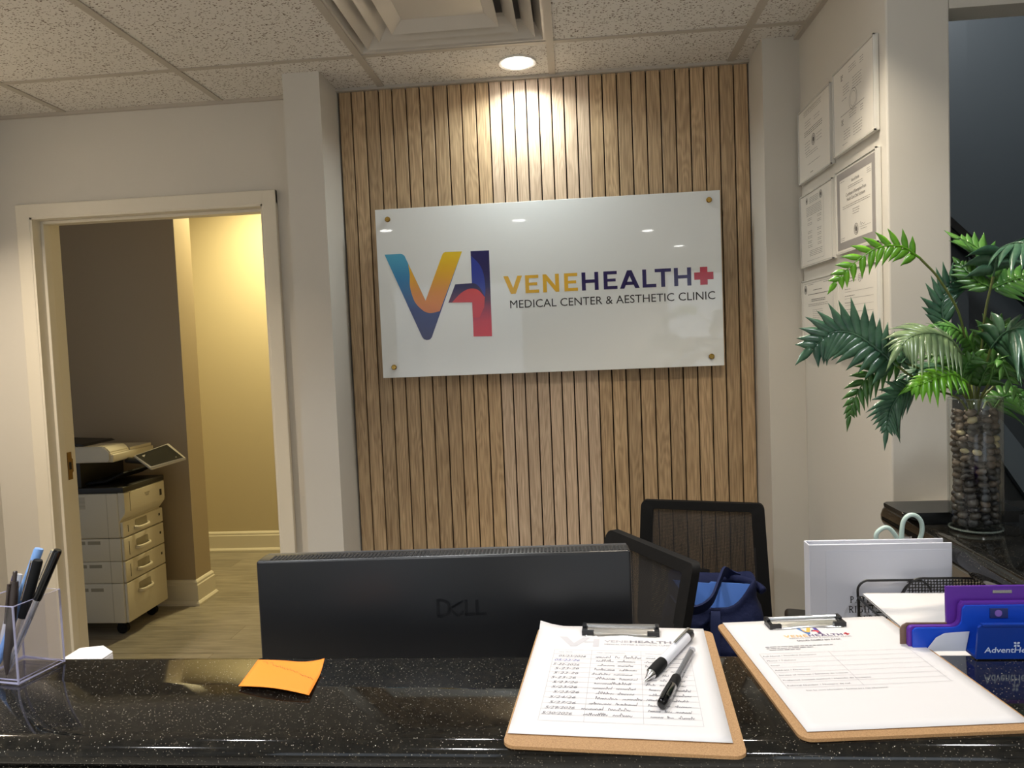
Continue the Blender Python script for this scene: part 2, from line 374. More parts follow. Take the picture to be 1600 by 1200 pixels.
# ---- ceiling: lay-in tiles, grid, wall angle
GX, GY, T = -1.8703, 2.349, .6096
xs = [XL-.12]+[GX+T*i for i in range(0, 8) if GX+T*i < 2.6]+[2.72]
ys = [-3.6]+sorted(GY-T*j for j in range(0, 10))+[YB+.05]
b = bm_new()
for i in range(len(xs)-1):
    for j in range(len(ys)-1):
        if abs(xs[i]-(GX+2*T)) < .01 and abs(ys[j+1]-GY) < .01: continue       # the vent's cell
        if ys[j] > 1.9 and xs[i] > .88: continue
        box(b, xs[i], xs[i+1], ys[j], ys[j+1], H, H+.015)
ceil = struct('ceiling', b, M_ceil)
b = bm_new()
for x in xs[1:-1]: box(b, x-.012, x+.012, -3.6, YB if x < .88 else 1.81, H-.004, H+.001)
for y in ys[1:-1]: box(b, XL, 2.6 if y < 1.8 else XW, y-.010, y+.010, H-.003, H+.0012)
gr = struct('ceiling_grid', b, M_grid, ceil)
b = bm_new()
box(b, XL, -.944, YB-.012, YB, H-.012, H); box(b, -.817, .63, YB-.04, YB, H-.010, H); box(b, XW-.016, XW, 1.81, 2.453, H-.012, H)
struct('ceiling_wall_angle', b, M_grid, ceil)

# ---- square louvred air vent
va = thing('air_vent', 'square white louvred air supply vent set in the tiled ceiling', 'air vent', (GX+2.5*T, GY-T/2, H))
def sq_ring(bm, h0, z0, h1, z1, t=.0015):
    def q(h, z): return [bm.verts.new((x, y, z)) for x, y in ((-h,-h),(h,-h),(h,h),(-h,h))]
    A, B, A2, B2 = q(h0,z0), q(h1,z1), q(h0,z0+t), q(h1,z1+t)
    for i in range(4):
        j = (i+1)%4
        bm.faces.new((A[i],A[j],B[j],B[i])); bm.faces.new((A2[i],B2[i],B2[j],A2[j])); bm.faces.new((A[i],A2[i],A2[j],A[j])); bm.faces.new((B[i],B[j],B2[j],B2[i]))
M_vent = mat('vent_enamel', (205,200,192), .25)
b = bm_new(); sq_ring(b, .304, 0, .286, 0); sq_ring(b, .286, .0, .262, .045); obj('frame', b, M_vent, va, local=True)
for h in (.262, .212): b = bm_new(); sq_ring(b, h, -.002, h-.034, .032); sq_ring(b, h-.034, .032, h-.040, .040); obj('louvre', b, M_vent, va, local=True)
b = bm_new(); sq_ring(b, .160, -.004, .120, .022); box(b, -.121, .121, -.121, .121, .0195, .0225); obj('centre_panel', b, M_vent, va, local=True)
b = bm_new(); sq_ring(b, .262, .045, .250, .16); box(b, -.26, .26, -.26, .26, .16, .165); obj('duct_box', b, mat('duct_grey', (150,147,143), .7), va, local=True)

# ---- recessed downlights
DL = ['round recessed downlight glowing over the oak slats', 'round ceiling downlight reflected at the left of the white sign', 'round ceiling downlight reflected above the logo letters of the sign',
 'round ceiling downlight reflected at the right of the white sign', 'round ceiling downlight nearest the window behind the camera', 'warm round downlight by the left wall near the doorway',
 'warm round downlight beside the framed certificates', 'round ceiling downlight over the left end of the desk', 'round ceiling downlight right of the camera, over the bar', 'round ceiling downlight over the desk, added out of view to brighten the lower slats']
d0 = None
for i, (x, y, *_r) in enumerate(DOWN):
    if d0 is None:
        d0 = thing('downlight', DL[0], 'ceiling light', (x, y, H), group='recessed ceiling downlights')
        obj('trim_ring', lathe(bm_new(), [(.046,-.002), (.062,-.006), (.0635,-.004), (.0635,0), (.044,0)], 40), mat('light_trim', (225,222,215), .4), d0, True, True)
        obj('lens', lathe(bm_new(), [(.002,-.0075), (.046,-.0065), (.046,-.002), (.002,-.002)], 40), M_emit, d0, True, True)
    else:
        c = d0.copy(); C.objects.link(c); c.location = (x, y, H); c['label'] = DL[i]
        for ch in d0.children:
            q = ch.copy(); C.objects.link(q); q.parent = c

# ---- oak slat panels on the back wall
G = [-.8123,-.7655,-.7161,-.6652,-.6168,-.5659,-.5167,-.4669,-.4165,-.3673,-.3161,-.2677,-.2241,-.1798,-.1363,-.0923,-.0477,-.0039,.0398,.0843,.1306,.1805,.2303,.281,.3304,.3808,.431,.4799,.5297,.5794,.6279]
def slat_panel(i0, i1, m, label):
    rd = random.Random(i0+5)
    t = thing('slat_panel', label, 'wall panel', ((G[i0]+G[i1])/2, 2.645, .1), group='oak slat wall panels')
    b = bm_new(); lay = b.faces.layers.float_vector.new('slat')
    for i in range(i0, i1):
        n0 = len(b.faces); g = .0022
        for z0, z1 in ((.10, H-.010),):
            box(b, G[i]+g, G[i+1]-g, 2.634, 2.648, z0, z1, .0012, 1)
        b.faces.ensure_lookup_table(); v = (rd.random(), rd.random(), rd.random())
        for f in b.faces[n0:]: f[lay] = v
    obj('slats', b, M_wood[m], t)
    obj('backing_felt', box(bm_new(), G[i0]+.0005, G[i1]-.0005, 2.648, YB-.001, .10, H-.012), M_gap, t)
slat_panel(0, 11, 'oak_slat', 'oak slat wall panel next to the left pilaster and doorway')
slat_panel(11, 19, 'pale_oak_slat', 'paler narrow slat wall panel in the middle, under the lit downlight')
slat_panel(19, 30, 'oak_slat', 'oak slat wall panel at the right, behind the mesh chair')

# ================================================================== THE SIGN
SX, SB, SW, SH, SY = -.6877, 1.3606, 1.2033, .5995, 2.592
sg = thing('wall_sign', 'white glossy clinic sign with coloured VH logo on the slat wall', 'sign', (SX+SW/2, 2.634, SB))
obj('sign_panel', box(bm_new(), SX, SX+SW, SY, SY+.008, SB, SB+SH, .0012, 2), mat('white_acrylic', (240,243,243), .02), sg)
for u, v in ((.0454,.5628),(.0427,.0377),(1.1652,.5675),(1.1598,.0329)):
    b = bm_new(); lathe(b, [(.0075,0),(.0095,.001),(.0095,.006),(.0075,.0075),(.006,.0072),(.002,.0078)], 24)
    lathe(b, [(.007,-.036),(.007,0)], 16)
    bmesh.ops.transform(b, matrix=Matrix.Translation((SX+u, SY, SB+v)) @ Matrix.Rotation(PI/2, 4, 'X'), verts=b.verts)
    obj('standoff_screw', b, M_brass, sg, True, label='round brass standoff screw')
def grad(name, stops, axis='Z', lo=0, hi=1, rough=.12):
    m = mat(name, (255,255,255), rough); t = N(m, 'ShaderNodeTexCoord'); s = N(m, 'ShaderNodeSeparateXYZ'); L(m, t.outputs['Object'], s.inputs[0])
    r = N(m, 'ShaderNodeMapRange'); L(m, s.outputs['XYZ'.index(axis)], r.inputs[0]); r.inputs[1].default_value = lo; r.inputs[2].default_value = hi
    L(m, ramp(m, r.outputs[0], [(p, rgb(*c)) for p, c in stops]), bsdf(m).inputs['Base Color']); return m
def vh_logo(par, o, ax, ay, k, th, mats, names, local=False):
    """o = origin of the sign's (u, v) frame; k scales it"""
    Vv = [(.0274,.4401),(.084,.4401),(.092,.4385),(.0995,.4322),(.1677,.2704),(.2347,.4283),(.2395,.4355),(.2462,.438),(.3061,.4373),(.1844,.1403),(.179,.1335),(.1735,.131),(.1642,.1305),(.1550,.134),(.1492,.1417)]
    sw = smooth_path([(.1110,.4040,0),(.1150,.3650,0),(.1136,.3287,0),(.1190,.2960,0),(.1320,.2620,0),(.1568,.2357,0),(.1750,.2270,0),(.1934,.2262,0),(.2172,.2310,0)], 4)
    Ow = [(p.x,p.y) for p in sw]+[(.3061,.4373),(.2462,.438),(.2395,.4355),(.2347,.4283),(.1677,.2704)]
    Hh = [(.3365,.4369),(.402,.436),(.4002,.1343),(.3343,.1359),(.3347,.2567),(.2491,.2594),(.2765,.3228),(.3364,.3241)]
    Ln = [(p.x,p.y) for p in smooth_path([(.3385,.4201,0),(.366,.3887,0),(.3796,.3521,0),(.3837,.3038,0),(.3805,.2727,0)], 4)]+[(p.x,p.y) for p in smooth_path([(.3805,.2727,0),(.3654,.3047,0),(.3509,.3204,0),(.3364,.3241,0)], 3)][1:]
    Rd = [(p.x,p.y) for p in smooth_path([(.2620,.2592,0),(.2946,.29,0),(.3258,.3048,0),(.3561,.3003,0),(.3805,.2727,0)], 4)]+[(.3766,.238),(.3579,.2014),(.3345,.2014),(.3347,.2567)]
    for (pts, t), m, nm in zip(((Vv,1),(Ow,1.6),(Hh,1),(Ln,1.6),(Rd,1.9)), mats, names):
        b = bm_new(); flat(b, [(p[0]*k, p[1]*k) for p in pts], o, ax, ay, th*t); bmesh.ops.triangulate(b, faces=b.faces); obj(nm, b, m, par, local=local)
def big_letters(bm, o, ax, ay, k, word, th=.0003):
    base, h, t = .2800, .0625, .0135
    P = {'V': lambda x,w: [[(x,h),(x+.0165,h),(x+w/2,.020),(x+w-.0165,h),(x+w,h),(x+w/2+.0085,0),(x+w/2-.0085,0)]],
     'E': lambda x,w: [[(x,0),(x+w,0),(x+w,.011),(x+t,.011),(x+t,.0265),(x+w*.88,.0265),(x+w*.88,.0365),(x+t,.0365),(x+t,h-.011),(x+w*.98,h-.011),(x+w*.98,h),(x,h)]],
     'N': lambda x,w: [[(x,0),(x+t,0),(x+t,.040),(x+w-t+.001,0),(x+w,0),(x+w,h),(x+w-t,h),(x+w-t,.0225),(x+t-.001,h),(x,h)]],
     'H': lambda x,w: [[(x,0),(x+t,0),(x+t,.0255),(x+w-t,.0255),(x+w-t,0),(x+w,0),(x+w,h),(x+w-t,h),(x+w-t,.0370),(x+t,.0370),(x+t,h),(x,h)]],
     'A': lambda x,w: [[(x,0),(x+.0155,0),(x+w/2+.0003,.044),(x+w/2,h),(x+w/2-.0078,h)],[(x+w,0),(x+w/2+.0078,h),(x+w/2,h),(x+w/2-.0003,.044),(x+w-.0155,0)],[(x+.0175,.0120),(x+w-.0175,.0120),(x+w-.0215,.0230),(x+.0215,.0230)]],
     'L': lambda x,w: [[(x,0),(x+w,0),(x+w,.0115),(x+t,.0115),(x+t,h),(x,h)]],
     'T': lambda x,w: [[(x+w/2-t/2,0),(x+w/2+t/2,0),(x+w/2+t/2,h-.0115),(x+w,h-.0115),(x+w,h),(x,h),(x,h-.0115),(x+w/2-t/2,h-.0115)]]}
    for ch, x0, x1 in word:
        for pl in P[ch](x0, x1-x0): flat(bm, [(p[0]*k, (base+p[1])*k) for p in pl], o, ax, ay, th)
    bmesh.ops.triangulate(bm, faces=bm.faces)
VENE = [('V',.4490,.5147),('E',.5250,.5731),('N',.5869,.6438),('E',.6618,.7089)]
HEAL = [('H',.7226,.7808),('E',.7986,.8458),('A',.8541,.9223),('L',.9323,.9792),('T',.9751,1.0305),('H',1.0404,1.0986)]
so = (SX, SY, SB); ax, ay = (1,0,0), (0,0,1)
mats = [grad('logo_blue', [(0,(48,42,98)),(.35,(44,60,125)),(.7,(60,135,190)),(1,(88,178,214))], 'Z', .13, .44), grad('logo_orange', [(0,(226,130,66)),(.35,(232,152,60)),(.75,(240,190,44)),(1,(240,205,40))], 'Z', .225, .44),
 grad('logo_navy_red', [(0,(226,44,60)),(.18,(214,44,66)),(.42,(96,36,72)),(.58,(42,30,84)),(1,(34,30,92))], 'Z', .134, .437), mat('logo_royal', (44,60,160), .12), grad('logo_red', [(0,(214,44,60)),(1,(216,66,62))], 'Z', .2, .31)]
vh_logo(sg, so, ax, ay, 1, .0004, mats, ['logo_letter_v','logo_swoosh','logo_letter_h','logo_blue_leaf','logo_red_leaf'])
b = bm_new(); big_letters(b, so, ax, ay, 1, VENE); obj('letters_yellow', b, mat('sign_yellow', (234,184,62), .12), sg, label='yellow letters VENE')
b = bm_new(); big_letters(b, so, ax, ay, 1, HEAL); obj('letters_navy', b, mat('sign_navy', (48,38,96), .12), sg, label='navy letters HEALTH')
b = bm_new(); c = (1.1414, .3110); e, f = .0325, .0125
flat(b, [(c[0]+x, c[1]+y) for x, y in ((-e,-f),(-f,-f),(-f,-e+.002),(f,-e+.002),(f,-f),(e,-f),(e,f),(f,f),(f,e-.002),(-f,e-.002),(-f,f),(-e,f))], so, ax, ay, .0003); bmesh.ops.triangulate(b, faces=b.faces)
obj('red_cross', b, mat('sign_red', (196,42,62), .12), sg)
b = bm_new(); text(b, 'MEDICAL CENTER & AESTHETIC CLINIC', (SX+.4690, SY, SB+.2296), ax, ay, .0272, .709, thick=.0003)
obj('letters_black', b, M_ink, sg, label='black line of small capitals')

# ================================================================== CERTIFICATES
M_frm = mat('certificate_acrylic', (222,220,214), .15); M_cert = mat('certificate_paper', (226,222,214), .6); M_cin = mat('certificate_ink', (98,94,92), .7); M_cgr = mat('certificate_border', (150,146,144), .7)
def certificate(y0, z0, wd, hg, label, content, border=False):
    """y0: far (left) edge; text runs towards the camera"""
    t = thing('framed_certificate', label, 'certificate', (XW, y0-wd/2, z0), group='framed certificates on the right wall')
    X = XW-.012; a, u = (0,-1,0), (0,0,1); o = (X, y0, z0)
    b = bm_new(); f = .0035
    box(b, X+.002, XW-.0005, y0-wd, y0, z0, z0+hg, .0015, 1)
    for q in ((y0-wd,y0,z0,z0+f),(y0-wd,y0,z0+hg-f,z0+hg),(y0-wd,y0-wd+f,z0,z0+hg),(y0-f,y0,z0,z0+hg)): box(b, X-.002, X+.003, *q)
    obj('frame', b, M_frm, t)
    b = bm_new(); box(b, X+.0005, X+.0019, y0-wd+.006, y0-.006, z0+.006, z0+hg-.006); obj('paper', b, M_cert, t)
    if border:
        b = bm_new(); m0, m1 = .010, .030
        for q in ((m0,wd-m0,m0,m1),(m0,wd-m0,hg-m1,hg-m0),(m0,m1,m1,hg-m1),(wd-m1,wd-m0,m1,hg-m1)): flat(b, [(q[0],q[2]),(q[1],q[2]),(q[1],q[3]),(q[0],q[3])], (X+.0005,y0,z0), a, u, .0003)
        obj('printed_border', b, M_cgr, t)
    b = bm_new(); content(b, (X+.0004, y0, z0), a, u, wd, hg); obj('printed_text', b, M_cin, t)
def para(b, o, a, u, x0, x1, z, n, dz, seed=0, lw=.0011):
    r = random.Random(seed)
    for i in range(n):
        x = x0
        while x < x1-.004:
            w_ = r.uniform(.006,.018); stroke(b, [(x, z-i*dz), (min(x+w_, x1), z-i*dz)], o, a, u, lw); x += w_+.0022
def seal(b, o, a, u, cx, cz, r):
    for k in (1, .72):
        P = circ(cx, cz, r*k, 28); P.append(P[0]); stroke(b, P, o, a, u, r*.12)
    flat(b, circ(cx, cz, r*.5, 14), o, a, u)
def cA1(b, o, a, u, w_, h):
    para(b, o, a, u, .055, .215, .208, 3, .006, 1); para(b, o, a, u, .065, .12, .175, 3, .008, 2); para(b, o, a, u, .15, .20, .172, 2, .008, 3)
    para(b, o, a, u, .06, .222, .146, 3, .006, 4, .0018); seal(b, o, a, u, .142, .108, .016); para(b, o, a, u, .062, .11, .112, 4, .009, 5); para(b, o, a, u, .17, .215, .115, 3, .009, 6)
    para(b, o, a, u, .07, .18, .078, 2, .007, 7); para(b, o, a, u, .085, .2, .044, 1, .006, 8); para(b, o, a, u, .11, .14, .017, 1, .006, 9, .002)
def cA2(b, o, a, u, w_, h):
    for dz, s in ((0,0),(-.116,20)):
        para(b, o, a, u, .06, .075, .200+dz, 4, .004, s+1, .002); para(b, o, a, u, .115, .165, .205+dz, 3, .006, s+2); para(b, o, a, u, .19, .212, .202+dz, 3, .006, s+3)
        para(b, o, a, u, .075, .12, .168+dz, 4, .007, s+4); para(b, o, a, u, .14, .20, .170+dz, 5, .007, s+5); para(b, o, a, u, .065, .10, .135+dz, 1, .006, s+6)
    stroke(b, [(.055,.096),(.215,.096)], o, a, u, .0012)
    P = circ(.143,.118,.026,32); P.append(P[0]); stroke(b, P, o, a, u, .0012); P = circ(.143,.118,.019,32); P.append(P[0]); stroke(b, P, o, a, u, .0008)
def cB1(b, o, a, u, w_, h):
    seal(b, o, a, u, .065, .200, .009); seal(b, o, a, u, .193, .199, .011); para(b, o, a, u, .09, .17, .205, 4, .005, 1); para(b, o, a, u, .06, .2, .178, 6, .005, 2)
    for k, z in enumerate((.144,.130,.105,.09,.075,.062)): para(b, o, a, u, .07, .11, z, 2, .005, 30+k); para(b, o, a, u, .16, .195, z, 2, .005, 50+k)
    para(b, o, a, u, .085, .2, .045, 4, .005, 4); stroke(b, [(.06,.016),(.215,.016),(.215,.19)], o, a, u, .0007)
def cB2(b, o, a, u, w_, h):
    text(b, 'State of Florida', (o[0], o[1]-.14, o[2]+.178), a, u, .0075, .052, 'C'); para(b, o, a, u, .09, .19, .170, 2, .005, 1, .0009)
    text(b, 'Certificate of Exemption From', (o[0], o[1]-.142, o[2]+.146), a, u, .0085, .135, 'C'); text(b, 'Health Care Clinic Licensure', (o[0], o[1]-.142, o[2]+.133), a, u, .0085, .12, 'C')
    para(b, o, a, u, .05, .235, .122, 2, .005, 2, .0009); para(b, o, a, u, .12, .165, .106, 3, .006, 3); seal(b, o, a, u, .142, .052, .014)
    stroke(b, smooth_path2([(.168,.058),(.172,.066),(.176,.056),(.182,.062),(.19,.057),(.2,.060)]), o, a, u, .0008); stroke(b, [(.165,.053),(.235,.053)], o, a, u, .0006); para(b, o, a, u, .17, .21, .047, 1, .006, 5, .0009)
    para(b, o, a, u, .035, .065, .19, 1, .005, 6, .001); para(b, o, a, u, .215, .24, .188, 3, .005, 7, .001); para(b, o, a, u, .035, .065, .040, 2, .005, 8, .001)
def cC1(b, o, a, u, w_, h):
    seal(b, o, a, u, .035, .185, .013); para(b, o, a, u, .06, .11, .198, 1, .005, 1); para(b, o, a, u, .2, .255, .198, 1, .005, 2); para(b, o, a, u, .11, .19, .180, 1, .005, 3, .002)
    para(b, o, a, u, .06, .245, .168, 1, .005, 4, .0022); para(b, o, a, u, .09, .215, .152, 2, .005, 5, .0018); para(b, o, a, u, .06, .24, .138, 2, .005, 6); para(b, o, a, u, .10, .19, .120, 9, .006, 7, .0008)
    stroke(b, [(.012,.012),(.278,.012),(.278,.203),(.012,.203),(.012,.012)], o, a, u, .0008)
def cC2(b, o, a, u, w_, h):
    para(b, o, a, u, .06, .13, .190, 2, .008, 1, .0015); P = circ(.155,.186,.010,20); P.append(P[0]); stroke(b, P, o, a, u, .001); para(b, o, a, u, .145, .165, .190, 3, .004, 2)
    for k in range(7): para(b, o, a, u, .05, .09+.03*(k%2), .162-k*.018, 1, .006, 10+k); stroke(b, [(.05,.155-k*.018),(.24,.155-k*.018)], o, a, u, .0005)
certificate(2.438, 1.929, .290, .224, 'topmost framed certificate farther from the camera, faint form with a round stamp', cA1)
certificate(2.125, 1.936, .278, .226, 'topmost framed certificate nearer the camera, two matching printed blocks', cA2)
certificate(2.434, 1.666, .289, .224, 'framed typed letter with two small seals, middle row farther from the camera', cB1)
certificate(2.117, 1.670, .275, .226, 'framed certificate with a wide grey printed border and black seal', cB2, True)
certificate(2.432, 1.410, .289, .215, 'lowest framed certificate farther from the camera, behind the palm leaf tips', cC1)
certificate(2.112, 1.410, .270, .217, 'lowest framed form nearer the camera, partly behind palm leaves', cC2)
# ================================================================== COUNTERS AND DESK
ZC = 1.070
def counter(name, label, x0, x1, y0, y1, notch=True, corner=.03):
    """granite slab with a rounded laminated edge all round"""
    t = thing(name, label, 'countertop', ((x0+x1)/2, (y0+y1)/2, ZC-.045), group=None)
    prof = [(-.012,-.052),(.0,-.052),(.006,-.050),(.010,-.044),(.010,-.036),(.006,-.031),(.004,-.030),(.010,-.027),(.014,-.020),(.015,-.013),(.012,-.006),(.006,-.0015),(0,0)]
    if not notch: prof = [(-.004,-.050),(.004,-.048),(.011,-.040),(.015,-.030),(.015,-.020),(.011,-.009),(.005,-.002),(-.002,0)]
    b = bm_new(); rings = []
    for u, v in prof:
        P = rrect(x0-u+.0, x1+u, y0-u, y1+u, corner+u if corner+u > .003 else .003, 6)
        rings.append([b.verts.new((p[0], p[1], ZC+v)) for p in P])
    for A, B in zip(rings, rings[1:]):
        n = len(A)
        for k in range(n): b.faces.new((A[k], A[(k+1)%n], B[(k+1)%n], B[k]))
    b.faces.new(rings[-1]); b.faces.new(rings[0][::-1])
    obj('granite_slab', b, M_gran, t, True); return t
counter('granite_countertop', 'long black speckled granite counter across the foreground', -2.20, 2.2, .705, .890, corner=.018)
counter('granite_countertop', 'black granite bar top under the glass vase at the right', .680, 1.12, .935, 1.700, False, corner=.03)
struct('wall_reception_counter', box(bm_new(), -2.19, 2.19, .735, .865, 0, ZC-.053), M_wall)
struct('wall_bar_side', box(bm_new(), .785, 1.02, .93, 1.805, 0, ZC-.053), M_wall)
M_desk = mat('desk_laminate', (120,108,96), .45)
b = bm_new(); box(b, -1.6, .78, .868, 1.55, .75, .775, .003); t = thing('reception_desk', 'brown laminate desk behind the counter carrying the monitor and trays', 'desk', (-.4, 1.2, 0)); obj('desktop', b, M_desk, t)
for x in (-1.58, .75): obj('side_panel', box(bm_new(), x, x+.025, .90, 1.50, 0, .75), M_desk, t)

# ================================================================== MONITOR (its back to us)
yaw = math.atan2(.024, .545)
mo = thing('computer_monitor', 'wide black desktop monitor seen from behind, above the counter', 'monitor', (-.203, 1.045, .775), (0, 0, yaw))
W2, z0, z1 = .2735, .060, .3825
M_mon = mat('monitor_shell', (23,24,27), .36)
b = bm_new(); box(b, -W2, W2, -.008, .030, z0, z1, .004, 3)
obj('back_shell', b, M_mon, mo, True, True)
obj('front_bezel', box(bm_new(), -W2+.001, W2-.001, .0305, .042, z0+.001, z1-.002, .002, 2), mat('bezel_grey', (62,63,66), .35), mo, True, True)
obj('screen', box(bm_new(), -W2+.006, W2-.006, .0422, .0426, z0+.016, z1-.008), M_blkg, mo, local=True)
b = bm_new(); x = -W2+.02
while x < W2-.006: box(b, x, x+.0032, -.003, .018, z1-.0004, z1+.0006); x += .0056
obj('vent_slots', b, M_gap, mo, local=True)
# raised maker's lettering
b = bm_new(); o, a, u = (0,-.0082,z0), (1,0,0), (0,0,1); X0, Y0, k = -.052+.043, .2345, .0185
X0 = -.010
def bar(p, q, w_): stroke(b, [p, q], o, a, u, w_, .0007)
tL = .0042
P = smooth_path2([(X0,Y0),(X0+.008,Y0),(X0+.0165,Y0+.004),(X0+.018,Y0+.0115),(X0+.0165,Y0+.019),(X0+.008,Y0+.023),(X0,Y0+.023)]); stroke(b, P, o, a, u, tL, .0007); bar((X0+.002,Y0),(X0+.002,Y0+.023), tL)
for dx, dy in ((0,0),(.0045,.0045),(.009,.009)): bar((X0+.0185+dx*.9, Y0+.0105-dx*.0+dy*.45),(X0+.0305+dx*.9, Y0+.0165+dy*.55), .0028)
bar((X0+.0185,Y0+.010),(X0+.031,Y0-.001),.0032); bar((X0+.031,Y0-.001),(X0+.039,Y0+.006),.003)
bar((X0+.043,Y0),(X0+.043,Y0+.023),tL); bar((X0+.041,Y0+.0018),(X0+.055,Y0+.0018),tL)
bar((X0+.059,Y0),(X0+.059,Y0+.023),tL); bar((X0+.057,Y0+.0018),(X0+.072,Y0+.0018),tL)
obj('raised_logo', b, mat('logo_black', (22,23,26), .30), mo, local=True)
for x in (-.050, .056):
    b = bm_new(); lathe(b, [(.0005,0),(.0028,.0003),(.0028,.001),(.0012,.0016)], 16); bmesh.ops.transform(b, matrix=Matrix.Translation((x,-.0082,z0+.165)) @ Matrix.Rotation(PI/2,4,'X'), verts=b.verts)
    obj('mounting_screw', b, M_chrome, mo, True, True)
obj('stand_column', box(bm_new(), -.03, .03, .043, .066, .01, .2, .004), M_blkm, mo, True, True)
obj('stand_base', box(bm_new(), -.11, .11, -.03, .12, 0, .012, .004), M_blkm, mo, True, True)

# ================================================================== CLIPBOARDS, FORMS, PENS
M_mdf = mat('hardboard', (168,128,84), .6)
def _():
    m = M_mdf; v = coords(m); c = ramp(m, noise_t(m, v, 700, 3, .7), [(.3, rgb(140,103,64)), (.7, rgb(182,142,97))]); L(m, c, bsdf(m).inputs['Base Color'])
_()
def clipboard(label, cx, cy, rot, wd, hg, clip_dx, clip_dy):
    t = thing('clipboard', label, 'clipboard', (cx, cy, ZC+.0002), (0,0,rot), group='brown hardboard clipboards on the counter')
    b = bm_new(); prism(b, rrect(-wd/2, wd/2, 0, hg, .012, 5), .0032, (0,0,0), (1,0,0), (0,1,0), (0,0,1)); obj('board', b, M_mdf, t, local=True)
    y = hg-.020+clip_dy; x = clip_dx; z = .0036
    b = bm_new()   # the jaw: a plate with a rolled back and a wavy lip, drawn as a profile swept across
    n = 24; rows = []
    for i in range(n+1):
        s = -1+2*i/n; X = x+s*.046; lip = .0085*(1-min(1,abs(s)*1.9)**2) if abs(s) < .53 else 0
        pr = [(y-.006-(.004-lip*.45), z+.0012), (y-.001, z+.0025), (y+.005, z+.0045), (y+.010, z+.0058), (y+.015, z+.0050), (y+.017, z+.003), (y+.0155, z+.003), (y+.0135, z+.0040), (y+.010, z+.0048), (y+.006, z+.0036), (y+.0, z+.0016), (y-.006-(.004-lip*.45), z+.0002)]
        rows.append([b.verts.new((X, p[0], p[1])) for p in pr])
    for A, B in zip(rows, rows[1:]):
        for k in range(len(A)): b.faces.new((A[k], B[k], B[(k+1)%len(A)], A[(k+1)%len(A)]))
    b.faces.new(rows[0]); b.faces.new(rows[-1][::-1])
    cl = obj('spring_clip', b, M_chrome, t, 'all', True, label='chrome spring clip')
    b = bm_new(); tube(b, [(x-.045,y+.0135,z+.0068),(x+.045,y+.0135,z+.0068)], .0026, 10); obj('roll_bar', b, M_chrome, cl, True, True)
    for s in (-1, 1):
        b = bm_new(); prism(b, [(0,0),(.0155,0),(.0155,.0055),(.0055,.0055),(.0055,.021),(0,.021)], .0065, (x+s*.050, y-.0075, z), (-s,0,0), (0,1,0), (0,0,1)); box(b, min(x+s*.050,x+s*.0445), max(x+s*.050,x+s*.0445), y+.0045, y+.0165, z+.003, z+.0098, .001, 1)
        obj('corner_cap', b, M_blkp, cl, local=True, label='black rubber corner cap')
    return t
clipboard('hardboard clipboard with a handwritten sign-in sheet and two pens on it', .031, .676, -.073, .2286, .297, -.004, -.001)
clipboard('hardboard clipboard at the right with a blank colour-logo form', .3155, .708, .088, .2286, .290, -.002, -.002)
def sheet(label, cx, cy, rot, zb, curl, name='paper_form'):
    t = thing(name, label, 'paper', (cx, cy, ZC+zb), (0,0,rot), group=None)
    b = bm_new(); nx, ny = 14, 18; wd, hg = .2159, .2794; g = []
    for j in range(ny+1):
        row = []
        for i in range(nx+1):
            x, y = -wd/2+wd*i/nx, hg*j/ny; row.append(b.verts.new((x, y, curl(i/nx, j/ny))))
        g.append(row)
    for j in range(ny):
        for i in range(nx): b.faces.new((g[j][i], g[j][i+1], g[j+1][i+1], g[j+1][i]))
    o = obj('sheet', b, M_paper, t, True, True); md = o.modifiers.new('th', 'SOLIDIFY'); md.thickness = .00025; md.offset = -1
    return t
a, u = (1,0,0), (0,1,0)
t1 = sheet('sign-in sheet with rows of handwriting on the left clipboard', .0283, .697, -.073, .0040, lambda x, y: .0004+(.007*max(0, (y-.93)/.07)*max(0, 1-x*9)))
o = (0, 0, .0007); b = bm_new(); lw = .0004
for k in range(15): y = .2015-.1745*k/14; stroke(b, [(-.081,y),(.084,y)], o, a, u, lw)
for x in (-.081,-.0345,.0255,.084): stroke(b, [(x,.2015),(x,.027)], o, a, u, lw)
obj('table_lines', b, mat('table_ink', (176,172,174), .7), t1, local=True)
b = bm_new(); vs = [(-.079,.243),(-.069,.243),(-.0585,.223),(-.048,.241),(-.0385,.241),(-.0545,.213),(-.0625,.213)]
flat(b, vs, o, a, u); bmesh.ops.triangulate(b, faces=b.faces)
flat(b, [(-.046,.2255),(-.034,.2255),(-.034,.229),(-.044,.229)], o, a, u); flat(b, [(-.034,.213),(-.0265,.213),(-.0265,.2375),(-.034,.2375)], o, a, u)
obj('printed_logo', b, mat('toner_light', (190,186,188), .7), t1, local=True)
b = bm_new(); text(b, 'VENE', (-.0205,.2275,.0007), a, u, .0068, .031, bold=.02); obj('printed_name', b, mat('toner_pale', (172,168,172), .7), t1, local=True)
b = bm_new(); text(b, 'HEALTH', (.012,.2275,.0007), a, u, .0068, .052, bold=.03); text(b, 'MEDICAL CENTER & AESTHETIC CLINIC', (-.0195,.2195,.0007), a, u, .0036, .082)
text(b, 'DATE / FECHA', (-.075,.194,.0007), a, u, .0018); text(b, 'NAME / NOMBRE COMPLETO', (-.028,.194,.0007), a, u, .0018); text(b, 'PHONE NUMBER', (.031,.194,.0007), a, u, .0018)
obj('printed_text', b, mat('toner', (132,128,134), .7), t1, local=True)
b = bm_new(); dates = ['05/23/2026','05/23/26','5-22-2026','5-23-26','5-23-26','5-23-26','5/23/26','5/23/26','5/23/26','5/24/26','5/27/26','5/29/2026','5/30/2026']
ink = bm_new(); z = .0008; ro = random.Random(3)
